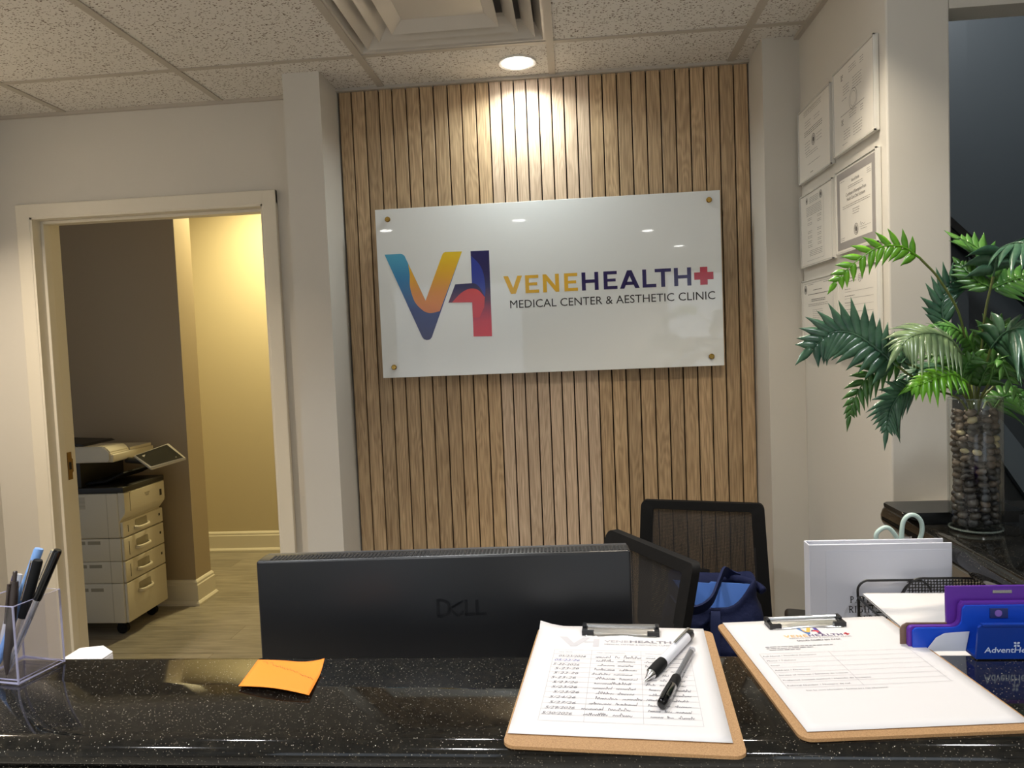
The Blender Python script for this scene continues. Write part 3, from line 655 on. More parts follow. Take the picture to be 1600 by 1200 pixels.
for k, d in enumerate(dates):
    y = .1795-k*.0117; xx = (-.074,-.078,-.079,-.076,-.076,-.078,-.075,-.075,-.072,-.075,-.074,-.077,-.079)[k]
    text(b if k != 1 else ink, d, (xx,y+.0012,.0008), (1,ro.uniform(-.03,.04),0), u, .0052, .026+.0013*len(d)-.006, shear=.3, bold=-.008)
    if k: scribble(b, -.030+ro.uniform(-.003,.006)-(.008 if k > 10 else 0), y+.001, .045+ro.uniform(-.008,.006)+(.006 if k > 10 else 0), .0050, (0,0,.0008), a, u, 40+k, .00055, (.5,))
    else: scribble(b, -.029, y, .055, .0062, (0,0,.0008), a, u, 12, .0006, (.35,.55))
    scribble(b, .029+ro.uniform(0,.004), y+.001, .044, .0042, (0,0,.0008), a, u, 80+k, .0005, (.3,.55))
obj('handwriting', b, mat('pen_ink', (92,90,98), .6), t1, local=True); obj('blue_handwriting', ink, mat('blue_pen_ink', (92,104,172), .6), t1, local=True)

t2 = sheet('blank clinic form with a small colour logo, on the right clipboard', .318, .720, .090, .0040, lambda x, y: .0004)
b = bm_new()
for k in range(8): y = .1765-.0885*k/7; stroke(b, [(-.094,y),(.0878,y-.003+.004*k/7)], o, a, u, .0004)
for x in (-.0935,-.0105,.0855): stroke(b, [(x,.1765),(x,.088)], o, a, u, .0004)
obj('table_lines', b, mat('table_ink', (176,172,174), .7), t2, local=True)
def small_logo(par, cx, cy, k, z):
    """flat-coloured copy of the sign's mark, printed small"""
    fl = [mat('print_blue',(62,110,170),.6), mat('print_orange',(232,170,66),.6), mat('print_navy',(80,44,96),.6), mat('print_royal',(44,60,160),.6), mat('print_red',(206,60,70),.6)]
    vh_logo(par, (cx-.2147*k, cy-.285*k, z), a, u, k, .0001, fl, ['printed_v','printed_swoosh','printed_h','printed_blue_leaf','printed_red_leaf'], True)
small_logo(t2, -.0085, .2395, .073, .0005)
bw = bm_new(); K = .0860/.73
def pr_letters(word, nm, m):
    q = bm_new(); big_letters(q, (-.044-.449*K, .2225-.28*K, .0005), a, u, K*.97, word, .0002); obj(nm, q, m, t2, local=True)
pr_letters(VENE, 'printed_yellow', mat('print_yellow', (224,176,110), .6)); pr_letters(HEAL, 'printed_navy', mat('print_purple', (96,78,116), .6))
q = bm_new(); cx_, cy_ = .0345, .2262
for X_, Y_ in ((.0036,.0013),(.0013,.0036)): box(q, cx_-X_, cx_+X_, cy_-Y_, cy_+Y_, .0006, .0008)
obj('printed_cross', q, mat('print_red',(206,60,70),.6), t2, local=True)
b = bm_new(); text(b, 'MEDICAL CENTER & AESTHETIC CLINIC', (-.041,.2165,.0007), a, u, .0026, .078); text(b, 'SALUD COMO EN CASA', (-.0348,.2085,.0007), a, u, .0036, .055, bold=.02)
para_rows = [(-.0800,.1950,.080),(-.080,.1905,.058),(-.078,.186,.036)]
for x, y, w_ in para_rows: 
    r_ = random.Random(int(y*1e4)); X = x
    while X < x+w_: q = r_.uniform(.003,.009); stroke(b, [(X,y),(X+q,y)], o, a, u, .0012); X += q+.0012
for k, s in enumerate(('Full Name / Nombre Completo','Phone / Telefono','Email','Address / Direccion','Service of interest / Servicio de interes','Preferred contact method / Metodo de contacto','Referral Number / Numero de ref.')):
    text(b, s, (-.0915,.1680-k*.01264,.0007), a, u, .0026, xs=1.3)
text(b, 'Scan for more information / Escanee para mas informacion', (-.076,.0800,.0007), a, u, .0022, .088)
obj('printed_text', b, mat('toner_dark', (110,106,112), .7), t2, local=True)

# pens on the sheet
def pen(label, P0, P1, parts, cat='pen', group=None, name='pen'):
    """parts: (name, profile[(r, t along 0..1)], material); axis from tip P0 to end P1"""
    P0, P1 = Vector(P0), Vector(P1); d = P1-P0; Ln = d.length
    t = thing(name, label, cat, P0, group=group); t.rotation_euler = d.to_track_quat('Z', 'Y').to_euler()
    for nm, prof, m in parts:
        if prof == 'clip':
            b = bm_new(); box(b, -.0018, .0018, m[1], m[1]+.0012, m[2]*Ln, m[3]*Ln, .0004, 1); box(b, -.0018, .0018, m[4], m[1]+.001, m[3]*Ln-.003, m[3]*Ln); obj(nm, b, m[0], t, local=True)
        else:
            b = bm_new(); lathe(b, [(r, q*Ln) for r, q in prof], 20); obj(nm, b, m, t, True, True)
    return t
M_whp = mat('white_plastic', (226,226,232), .25); M_clr = mat('clear_barrel', (235,235,240), .08, 0, Transmission_Weight=.85, IOR=1.4)
zp = ZC+.0052
pen('fat white retractable pen with black grip, on the sign-in sheet', (.064,.807,zp+.0035), (.138,.941,zp+.0075), [('tip', [(.0006,0),(.0012,.02),(.0045,.115),(.0058,.13)], M_chrome), ('grip', [(.0058,.13),(.0068,.15),(.0070,.30),(.0066,.345)], M_blkm),
 ('barrel', [(.0064,.345),(.0066,.40),(.0066,.85)], M_whp), ('collar', [(.0068,.85),(.0066,.93),(.0050,.945)], M_blkp), ('button', [(.0028,.945),(.0028,.985),(.0020,1)], M_chrome), ('clip', 'clip', (M_chrome, .0078, .60, .92, .004))])
pen('clear ballpoint pen with black cap, on the sign-in sheet', (.076,.749,zp+.0052), (.131,.893,zp+.0042), [('cap', [(.0030,0),(.0052,.02),(.0056,.10),(.0054,.30)], M_blkg), ('cap_sleeve', [(.0054,.10),(.0062,.12),(.0060,.29),(.0056,.30)], mat('dark_chrome', (150,150,150), .15, 1)), ('grip', [(.0048,.30),(.0055,.32),(.0055,.44),(.0042,.46)], M_blkm),
 ('barrel', [(.0038,.46),(.0038,.97),(.0036,.975)], M_clr), ('ink_tube', [(.0013,.46),(.0013,.94)], M_blkm), ('end_plug', [(.0038,.975),(.0042,.98),(.0030,1)], M_clr), ('clip', 'clip', (M_blkg, .0066, .02, .27, .005))])

# ================================================================== STICKY NOTE
sn = thing('sticky_note', 'orange sticky note with a curled corner on the black counter', 'sticky note', (-.365, .838, ZC+.0003))
cn = [Vector((-.405,.808)), Vector((-.311,.784)), Vector((-.322,.868)), Vector((-.416,.886))]
def note_pt(i, j, dz=0):
    p = (cn[0]*(1-i)+cn[1]*i)*(1-j)+(cn[3]*(1-i)+cn[2]*i)*j
    z = .0012+.004*(1-j)**1.5*(.6+.4*math.sin(i*2.6))+.009*max(0, (i+j-1.55)/.45)**2+.002*math.sin(i*3.1)
    return Vector((p.x, p.y, ZC+z+dz))
b = bm_new(); n = 18; g = [[b.verts.new(note_pt(i/n, j/n)) for i in range(n+1)] for j in range(n+1)]
for j in range(n):
    for i in range(n): b.faces.new((g[j][i], g[j][i+1], g[j+1][i+1], g[j+1][i]))
oo = obj('note_paper', b, mat('orange_paper', (238,134,28), .7), sn, True); md = oo.modifiers.new('th', 'SOLIDIFY'); md.thickness = .0002
b = bm_new(); rr = random.Random(5); pts = []
for k in range(56):
    i = .10+.86*k/56; j = .90-.42*k/56+rr.uniform(-.03,.035)+(.05 if k in (9,10,11) else 0)
    pts.append(note_pt(i, j, .0004))
for s in (pts[:8], pts[8:40], pts[41:]):
    P = smooth_path(s, 3); prev = None
    for p in P:
        q = [b.verts.new(p+Vector((0,.00035,0))), b.verts.new(p-Vector((0,.00035,0)))]
        if prev: b.faces.new((prev[0], prev[1], q[1], q[0]))
        prev = q
obj('handwriting', b, mat('note_ink', (110,66,40), .7), sn)

# ================================================================== PEN CUP WITH PENS
an = math.radians(80); ex, ey = Vector((math.cos(an), math.sin(an), 0)), Vector((-math.sin(an), math.cos(an), 0))
pc = thing('pen_cup', 'square clear acrylic pen cup at the left end of the counter', 'pen holder', (-.686, .817, ZC+.0003), (0,0,an))
s, th, hh = .066, .0026, .097
b = bm_new()
inner = bm_new()
O = [(0,0),(s,0),(s,s),(0,s)]; I = [(th,th),(s-th,th),(s-th,s-th),(th,s-th)]
vo = [b.verts.new((x,y,0)) for x,y in O]; vt = [b.verts.new((x,y,hh)) for x,y in O]; it = [b.verts.new((x,y,hh)) for x,y in I]; ib = [b.verts.new((x,y,.004)) for x,y in I]
for k in range(4):
    j = (k+1)%4; b.faces.new((vo[k],vo[j],vt[j],vt[k])); b.faces.new((vt[k],vt[j],it[j],it[k])); b.faces.new((it[k],it[j],ib[j],ib[k]))
b.faces.new(vo[::-1]); b.faces.new(ib); inner.free()
obj('acrylic_box', b, M_acry, pc, local=True)
b = bm_new()
for x, y in O: tube(b, [(x,y,.001),(x,y,hh)], .0013, 6)
tube(b, [(x,y,hh) for x,y in O], .0009, 6, True); tube(b, [(x,y,.002) for x,y in O], .0016, 6, True); tube(b, [(x,y,.005) for x,y in I], .0010, 6, True)
obj('polished_edges', b, M_edge, pc, local=True)
def W(x, y, z): return Vector((-.686,.817,ZC))+ex*x+ey*y+Vector((0,0,z))
capb = lambda L_: 0
G5 = 'pens standing in the clear cup'
pen('clear pen with a long black cap leaning right in the cup', W(.012,.034,.006), (-.6500,.853,1.2265), [('barrel', [(.0010,0),(.0030,.04),(.0040,.06),(.0040,.60)], M_clr), ('ink_tube', [(.0012,.02),(.0012,.60)], mat('ink_grey', (150,150,155), .4)), ('cap', [(.0048,.60),(.0050,.62),(.0050,.985),(.0042,1)], M_blkg), ('clip', 'clip', (M_chrome, .0062, .74, .985, .003))], group=G5)
pen('black pen with a silver clip upright in the middle of the cup', W(.022,.040,.006), (-.679,.855,1.2135), [('barrel', [(.0010,0),(.0030,.04),(.0042,.06),(.0042,.50)], M_clr), ('cap', [(.0055,.48),(.0058,.50),(.0058,.985),(.005,1)], M_blkm), ('clip', 'clip', (M_chrome, .0070, .62, .99, .003))], group=G5)
M_lb = mat('light_blue_plastic', (120,160,215), .4)
pen('light blue stick pen behind the black ones in the cup', W(.016,.056,.006), (-.690,.872,1.2235), [('barrel', [(.0006,0),(.0035,.07),(.0042,.10),(.0042,.55)], M_lb), ('cap', [(.0052,.55),(.0058,.60),(.0054,.9),(.0056,.985),(.005,1)], M_lb)], group=G5)
M_brn = mat('dark_brown_plastic', (58,48,44), .3)
pen('dark brown click pen at the left of the cup', W(.010,.030,.006), (-.7065,.850,1.2015), [('barrel', [(.0008,0),(.0030,.06),(.0052,.16),(.0056,.80),(.0046,.90)], M_brn), ('button', [(.0024,.90),(.0026,.99),(.0018,1)], M_brn), ('clip', 'clip', (M_brn, .0066, .5, .88, .004))], group=G5)
pen('clear pen with a navy clip, leftmost in the cup', W(.020,.058,.006), (-.717,.868,1.192), [('barrel', [(.0008,0),(.0030,.06),(.0046,.10),(.0046,.97),(.004,1)], mat('frosted_barrel', (200,196,196), .2)), ('clip', 'clip', (mat('navy_plastic', (44,42,92), .3), .0056, .66, .98, .003))], group=G5)
# white carton behind the cup
b = bm_new(); box(b, -.930, -.866, 1.14, 1.26, .776, .925, .004); wb = thing('white_carton', 'white carton just showing behind the counter beside the pen cup', 'box', (-.90, 1.2, .775)); obj('carton_body', b, M_paper, wb)
b = bm_new(); prism(b, [(-.930,.925),(-.866,.925),(-.884,.937),(-.930,.9325)], .116, (0,1.142,0), (1,0,0), (0,0,1), (0,1,0)); obj('carton_lid', b, M_paper, wb)
# ================================================================== RIGHT SIDE OF THE DESK
ZD = .775
bi = thing('ring_binder', 'white upright ring binder with black lettering behind the letter tray', 'binder', (.537, 1.38, ZD))
M_vin = mat('white_vinyl', (212,214,224), .3)
b = bm_new(); box(b, .414, .662, 1.360, 1.3625, ZD, 1.074, .001, 1); obj('front_cover', b, M_vin, bi)
b = bm_new(); box(b, .414, .660, 1.388, 1.3905, ZD, 1.074, .001, 1); obj('back_cover', b, M_vin, bi)
b = bm_new(); box(b, .4125, .415, 1.360, 1.3905, ZD, 1.074, .001, 1); obj('spine', b, M_vin, bi)
obj('cover_insert', box(bm_new(), .442, .6605, 1.3594, 1.360, ZD+.006, 1.062), mat('insert_paper', (212,215,226), .4), bi)
obj('page_block', box(bm_new(), .43, .648, 1.366, 1.385, ZD+.008, 1.054), M_paper, bi)
# serif capitals for the cover
def serif(bm, word, x, z, h, y, gap=.0016):
    t, hl = h*.15, h*.05; o, a, u = (0,y,0), (1,0,0), (0,0,1)
    def st(p, q, w_): stroke(bm, [p, q], o, a, u, w_, .0002)
    def sf(cx, cz, w_): st((cx-w_/2, cz), (cx+w_/2, cz), hl)
    def bowl(x0, z0, rx, rz, a0, a1, w_=None): stroke(bm, [(x0+rx*math.cos(math.radians(a0+(a1-a0)*k/12)), z0+rz*math.sin(math.radians(a0+(a1-a0)*k/12))) for k in range(13)], o, a, u, w_ or t*.8, .0002)
    for c in word:
        w_ = h*{'I':.34,'P':.62,'A':.78,'T':.68,'R':.74,'G':.78,'H':.78,'S':.54,'D':.74,'E':.66,'C':.70,'O':.76,'N':.76}.get(c, .4)
        l, r_ = x+t*.8, x+w_-t*.8
        if c in 'PRDEHIN':
            st((l, z), (l, z+h), t); sf(l, z, t*2.3); sf(l, z+h, t*2.3)
        if c in 'PR': bowl(l, z+h*.74, w_*.56, h*.26, 90, -90); st((l, z+h), (l+w_*.2, z+h), hl); st((l, z+h*.48), (l+w_*.2, z+h*.48), hl)
        if c == 'R': st((l+w_*.25, z+h*.48), (r_, z), t); sf(r_, z, t*1.8)
        if c == 'D': bowl(l, z+h*.5, w_*.72, h*.5, 90, -90)
        if c == 'E':
            for q, k in ((0,.9),(.5,.6),(1,.85)): st((l, z+h*q), (l+w_*k*.8, z+h*q), hl*1.2)
            st((l+w_*.7, z), (l+w_*.72, z+h*.2), hl*1.4); st((l+w_*.67, z+h), (l+w_*.67, z+h*.8), hl*1.4)
        if c in 'HN': st((r_, z), (r_, z+h), t if c == 'H' else hl); sf(r_, z, t*2.2); sf(r_, z+h, t*2.2)
        if c == 'H': st((l, z+h*.5), (r_, z+h*.5), hl)
        if c == 'N': st((l, z+h), (r_, z), t)
        if c == 'A': st((x+w_*.12, z), (x+w_*.48, z+h), hl*1.2); st((x+w_*.46, z+h), (x+w_*.84, z), t); st((x+w_*.24, z+h*.34), (x+w_*.7, z+h*.34), hl); sf(x+w_*.12, z, t*1.8); sf(x+w_*.84, z, t*2.2)
        if c == 'T': st((x+w_/2, z), (x+w_/2, z+h), t); st((x+.02*h, z+h), (x+w_-.02*h, z+h), hl*1.3); sf(x+w_/2, z, t*2.2); st((x+hl, z+h), (x+hl, z+h*.78), hl); st((x+w_-hl, z+h), (x+w_-hl, z+h*.78), hl)
        if c in 'GC': bowl(x+w_*.5, z+h*.5, w_*.42, h*.48, 50, 310)
        if c == 'O': bowl(x+w_*.5, z+h*.5, w_*.42, h*.48, 0, 360)
        if c == 'G': st((x+w_*.82, z+h*.08), (x+w_*.82, z+h*.42), t*.8); sf(x+w_*.8, z+h*.42, t*2)
        if c == 'C': st((x+w_*.82, z+h*.95), (x+w_*.82, z+h*.72), hl)
        if c == 'S': bowl(x+w_*.5, z+h*.74, w_*.36, h*.24, 20, 230); bowl(x+w_*.5, z+h*.26, w_*.38, h*.25, 60, -160)
        x += w_+gap
    return x
b = bm_new(); serif(b, 'PATIENT', .4835, .9660, .0118, 1.3594); serif(b, 'RIGHTS', .4810, .9480, .0118, 1.3594); serif(b, 'DERECHOS', .4960, .9300, .0118, 1.3594); obj('cover_lettering', b, M_ink, bi, label='black serif capitals')

# letter tray of black wire, two tiers
tr = thing('letter_tray', 'two-tier black wire letter tray on the desk beside the bar wall', 'letter tray', (.597, 1.19, ZD))
M_wire = mat('black_wire', (16,16,17), .35)
for nm, z, zr in (('upper_tier', .982, .994), ('lower_tier', .825, .865)):
    b = bm_new(); x0, x1, y0, y1 = .491, .706, 1.03, 1.343; r = .0022
    tube(b, [(x0,y0,z),(x1,y0,z),(x1,y1,z),(x0,y1,z)], r, 8, True)
    for k in range(1, 9): y = y0+(y1-y0)*k/9; tube(b, [(x0,y,z-.002),(x1,y,z-.002)], .0012, 6)
    for x in (x0+.07, x1-.07): tube(b, [(x,y0,z-.004),(x,y1,z-.004)], .0015, 6)
    tube(b, smooth_path([(x1,y1,z),(x1,y1,zr+.004),(x1,y1-.012,zr+.008),(x1,1.22,zr+.008),(x1,1.06,zr+.008),(x1,y0,z+.004)], 5), r, 8)
    for y in (1.265, 1.15): tube(b, [(x1,y,z),(x1,y,zr+.008)], .0017, 6)
    tube(b, smooth_path([(x0+.003,y0+.30,z),(x0+.002,y1-.01,z+.002),(x0,y1,z+.0)], 4), r, 8)
    tube(b, smooth_path([(x0,y1,z),(x0+.001,y1,z+.018),(x0+.012,y1,z+.029),(x0+.03,y1,z+.030),(x0+.105,y1,z+.030)], 5), r, 8)
    tube(b, smooth_path([(x0+.072,y1,z),(x0+.085,y1,z+.020),(x0+.105,y1,z+.030),(x0+.122,y1,z+.018),(x0+.128,y1,z)], 5), .0018, 8)
    obj(nm, b, M_wire, tr, True)
b = bm_new()
for x in (.491, .706):
    for y in (1.05, 1.34): tube(b, [(x,y,ZD+.001),(x,y,.982)], .0026, 8)
obj('post_frame', b, M_wire, tr, True)
M_pm = mesh_fabric('perforated_metal', (18,18,20), .40, 190)
b = bm_new(); box(b, .575, .700, 1.340, 1.3412, .983, 1.0145); o1 = obj('perforated_back', b, M_pm, tr)
b = bm_new(); tube(b, smooth_path([(.565,1.341,.984),(.577,1.341,1.003),(.592,1.341,1.0145),(.62,1.341,1.015),(.66,1.341,1.015),(.700,1.341,1.013)], 5), .0022, 8); obj('back_rail', b, M_wire, tr, True)
t = thing('paper_stack', 'loose stack of white and cream sheets in the upper wire tray', 'paper', (.597, 1.19, .9855))
M_cream = mat('cream_paper', (240,222,196), .7)
for k, (dx, dy, rz, m) in enumerate(((0,0,0,M_paper),(.012,.004,-.03,M_cream),(.004,-.004,.01,M_paper),(-.002,-.002,0,M_paper))):
    b = bm_new(); box(b, -.102, .102, -.1397, .1397, k*.0012, k*.0012+.001)
    bmesh.ops.transform(b, matrix=Matrix.Translation((.600+dx*.3, 1.200+dy, .9860)) @ Matrix.Rotation(rz, 4, 'Z'), verts=b.verts); obj('sheets', b, m, t)
# pencil cup with the scissors behind the binder
mc = thing('mesh_pencil_cup', 'round black mesh cup behind the white binder and right of it', 'pen holder', (.618, 1.455, ZD))
b = bm_new(); lathe(b, [(.040,.002),(.042,.09),(.0425,.20),(.0405,.20),(.038,.004)], 32, cap=False); obj('perforated_wall', b, M_pm, mc, True, True)
b = bm_new(); tube(b, [(.0415*math.cos(k*PI/16), .0415*math.sin(k*PI/16), .20) for k in range(32)], .0022, 8, True); lathe(b, [(.001,0),(.040,0),(.040,.003),(.001,.003)], 32); obj('rim_and_base', b, M_wire, mc, True, True)
sc = thing('scissors', 'scissors with pale mint handles sticking up behind the binder', 'scissors', (.618, 1.440, ZD+.004))
M_mint = mat('mint_plastic', (190,212,206), .4)
def ring(pts, r=.0042): b = bm_new(); tube(b, smooth_path(pts+[pts[0]], 6)[:-1], r, 10, True); return b
Y = 1.440
obj('handle', ring([(.606,Y,1.040),(.584,Y,1.040),(.566,Y,1.052),(.562,Y,1.068),(.572,Y,1.080),(.586,Y,1.081),(.600,Y,1.062)]), M_mint, sc, True, label='left mint finger loop')
obj('handle', ring([(.612,Y,1.040),(.609,Y,1.062),(.612,Y,1.092),(.623,Y,1.105),(.637,Y,1.103),(.646,Y,1.088),(.644,Y,1.064),(.630,Y,1.042)]), M_mint, sc, True, label='right mint finger loop')
b = bm_new()
for s in (-1, 1): prism(b, [(s*.010,.285),(s*.001+.006,.285),(s*-.006+.004,.10),(s*-.008,.0)], .0016, (.618, Y+s*.001, ZD+.004), (1,0,0), (0,0,1), (0,1,0))
obj('blades', b, M_chrome, sc)

# ================================================================== PLASTIC CARD HOLDER ON THE COUNTER
hd = thing('card_holder', 'blue and purple plastic card holder with white lettering on the counter', 'card holder', (.47, .89, ZC+.0004))
M_blue = mat('royal_blue_plastic', (26,72,190), .25); M_nav = mat('navy_blue_plastic', (14,52,140), .25); M_pur = mat('purple_plastic', (92,44,150), .3)
def step(x0, xs_, x1, zl, zh, y, d, m, nm, r=.006):
    pts = [(x0,0),(x0,zl-r)]+[(x0+r-r*math.cos(k*PI/8), zl-r+r*math.sin(k*PI/8)) for k in range(1, 5)]
    pts += [(xs_-.012,zl)]+[(xs_-.012+.010*math.sin(k*PI/8), zl+.010-.010*math.cos(k*PI/8)) for k in range(1, 5)]
    pts += [(xs_-.001,zh-.004),(xs_+.002,zh),(x1,zh),(x1,0)]
    b = bm_new(); prism(b, pts, d, (0,y,ZC+.0006), (1,0,0), (0,0,1), (0,1,0)); return obj(nm, b, m, hd)
step(.394, .4530, .60, .0275, .0545, .905, .003, M_blue, 'blue_panel'); step(.3905, .4515, .60, .0285, .0575, .9085, .006, M_pur, 'purple_liner')
b = bm_new(); prism(b, [(.3840,0),(.3840,.022),(.3865,.027),(.392,.0300),(.4385,.0300),(.4385,0)], .002, (0,.9155,ZC+.0006), (1,0,0), (0,0,1), (0,1,0)); obj('brown_backing', b, mat('brown_board', (112,88,74), .5), hd)
b = bm_new(); prism(b, [(.4400,0),(.60,0),(.60,.0735),(.4390,.0735)], .004, (0,.918,ZC+.0006), (1,0,0), (0,0,1), (0,1,0)); obj('purple_back_panel', b, M_pur, hd)
b = bm_new(); box(b, .492, .514, .9165, .9180, ZC+.066, ZC+.0695); obj('metal_slot', b, M_chrome, hd)
b = bm_new(); prism(b, [(0,0),(.003,.037),(.006,.0395),(.15,.0395),(.15,0)], .003, (.4535,.880,ZC+.0008), (1,0,0), (0,0,1), (0,1,0)); prism(b, [(0,.0390),(.15,.0390),(.15,.0415),(0,.0415)], .006, (.4605,.878,ZC+.0008), (1,0,0), (0,0,1), (0,1,0))
box(b, .4535, .60, .883, .904, ZC+.0008, ZC+.004); pk = obj('front_pocket', b, M_nav, hd)
b = bm_new(); text(b, 'AdventHealth', (.4625,.8799,ZC+.0085), (1,0,0), (0,0,1), .0062, .062, bold=.012, shear=.12, thick=.0002); obj('white_lettering', b, mat('print_white', (190,204,226), .4), hd)
b = bm_new(); o = (.4985,.8797,ZC+.0182)
for sx in (-1, 1):
    for sz in (-1, 1): flat(b, [(sx*.0004,sz*.0004),(sx*.0030,sz*.0008),(sx*.0034,sz*.0026),(sx*.0014,sz*.0030),(sx*.0004,sz*.0022)][::sx*sz], o, (1,0,0), (0,0,1))
obj('white_emblem', b, mat('print_white', (190,204,226), .4), hd)
b = bm_new(); box(b, .4820, .5020, .9030, .9045, ZC+.0405, ZC+.0520); ph = obj('photo_insert', b, mat('photo_dark', (46,54,104), .3), hd)
b = bm_new(); flat(b, circ(.491, ZC+.0465, .0042), (0,.9028,0), (1,0,0), (0,0,1)); obj('photo_moon', b, mat('photo_violet', (132,100,180), .3), hd)
b = bm_new(); prism(b, [(0,0),(.046,0),(.050,.0245),(.022,.0225),(.012,.017)], .0004, (.4070,.9020,ZC+.001), (1,0,0), (0,-.06,1), (0,1,0)); cd = obj('folded_card', b, mat('card_paper', (208,212,226), .6)); tag(cd, 'folded white paper slip tucked in the blue card holder', 'paper')

# ================================================================== BLACK CASE ON THE BAR
bc = thing('black_case', 'low black glossy case lying on the granite bar left of the vase', 'case', (.755, 1.553, ZC+.0004))
M_leath = mat('black_leather', (17,19,20), .28); bump(M_leath, noise_t(M_leath, coords(M_leath), 500, 3), .3, .0006)
b = bm_new(); prism(b, [(.686,0),(.86,0),(.86,.016),(.650,.016),(.654,.011)], .092, (0,1.508,ZC+.0005), (1,0,0), (0,0,1), (0,1,0)); obj('case_body', b, M_leath, bc)
b = bm_new(); prism(b, rrect(.640, .87, 1.500, 1.607, .010, 5), .008, (0,0,ZC+.0167), (1,0,0), (0,1,0), (0,0,1)); bmesh.ops.bevel(b, geom=[e for e in b.edges if abs(e.verts[0].co.z-e.verts[1].co.z) < 1e-5], offset=.0025, segments=2, affect='EDGES'); obj('case_lid', b, M_leath, bc, True)

# ================================================================== GLASS VASE WITH PEBBLES
VX, VY = .755, 1.462
vs_ = thing('glass_vase', 'tall clear cylinder glass vase full of dark pebbles on the bar', 'vase', (VX, VY, ZC+.0004))
b = bm_new(); lathe(b, [(.001,0),(.045,0),(.0462,.002),(.0462,.252),(.0452,.2535),(.0436,.252),(.0436,.012),(.001,.011)], 64); obj('glass_cylinder', b, M_glass, vs_, True, True)
b = bm_new(); ringp = lambda r, z: [(r*math.cos(k*PI/24), r*math.sin(k*PI/24), z) for k in range(48)]
tube(b, ringp(.0449,.2528), .0013, 6, True); tube(b, ringp(.0445,.004), .0020, 6, True); obj('rim_edges', b, M_gedge, vs_, True, True)
def pebble_mesh(seed):
    rd = random.Random(seed); b = bm_new(); bmesh.ops.create_icosphere(b, subdivisions=2, radius=1)
    ax_ = (rd.uniform(.85,1.1), rd.uniform(.75,1), rd.uniform(.5,.7))
    for v in b.verts:
        n_ = 1+.10*noise.noise(v.co*1.3+Vector((seed,0,0))); v.co = Vector((v.co.x*ax_[0], v.co.y*ax_[1], v.co.z*ax_[2]))*n_
    me = bpy.data.meshes.new('pebble'); b.to_mesh(me); b.free(); me.polygons.foreach_set('use_smooth', [True]*len(me.polygons)); return me
kinds = {'dark': (mat('slate_stone', (62,56,52), .35), 'dark river pebble among the stones inside the glass vase', 'dark pebbles in the vase'),
         'brown': (mat('brown_stone', (98,84,72), .4), 'brown river pebble in the upper half of the glass vase', 'brown pebbles in the vase'),
         'black': (mat('black_stone', (40,40,44), .3), 'black river pebble in the lower half of the glass vase', 'black pebbles in the vase'),
         'pale': (mat('pale_stone', (186,172,134), .4), 'pale cream pebble among the dark stones in the vase', 'pale pebbles in the vase')}
pm = {}
for kn, (m, *_r) in kinds.items():
    pm[kn] = []
    for s_ in range(3):
        me = pebble_mesh(s_+len(kn)); me.materials.append(m); pm[kn].append(me)
rd = random.Random(11); z = .0195; row = 0
while z < .238:
    for ringR, cnt in ((.0325, 9), (.0115, 3)):
        for k in range(cnt):
            if z > .225 and rd.random() < .4: continue
            a_ = 2*PI*(k+.5*(row%2)+rd.uniform(-.12,.12))/cnt+.3*row; R_ = ringR+rd.uniform(-.001,.0008)
            up_ = z > .125
            kn = rd.choices(['dark','brown','black','pale'], [4,5,1,.0] if up_ else [4,1,5,0])[0]
            o_ = bpy.data.objects.new('pebble', rd.choice(pm[kn])); C.objects.link(o_)
            s_ = rd.uniform(.0088,.0106)
            o_.scale = (s_, s_, s_); o_.location = (VX+R_*math.cos(a_), VY+R_*math.sin(a_), ZC+z+rd.uniform(-.0012,.0012)); o_.rotation_euler = (rd.uniform(-.5,.5)+(.9 if ringR > .02 and rd.random() < .35 else 0), rd.uniform(-.5,.5), a_+PI/2)
            tag(o_, kinds[kn][1], 'pebble', kinds[kn][2])
    z += .0122; row += 1
PEB = [o for o in C.objects if o.name.startswith('pebble')]
for tx, tz in ((.727,.215),(.7285,.158),(.737,.150),(.7865,.180),(.787,.168),(.729,.195)):
    best = min((o for o in PEB if o.location.y < VY-.01), key=lambda o: (o.location.x-tx)**2+(o.location.z-ZC-tz)**2)
    best.data = pm['pale'][0]; tag(best, kinds['pale'][1], 'pebble', kinds['pale'][2])

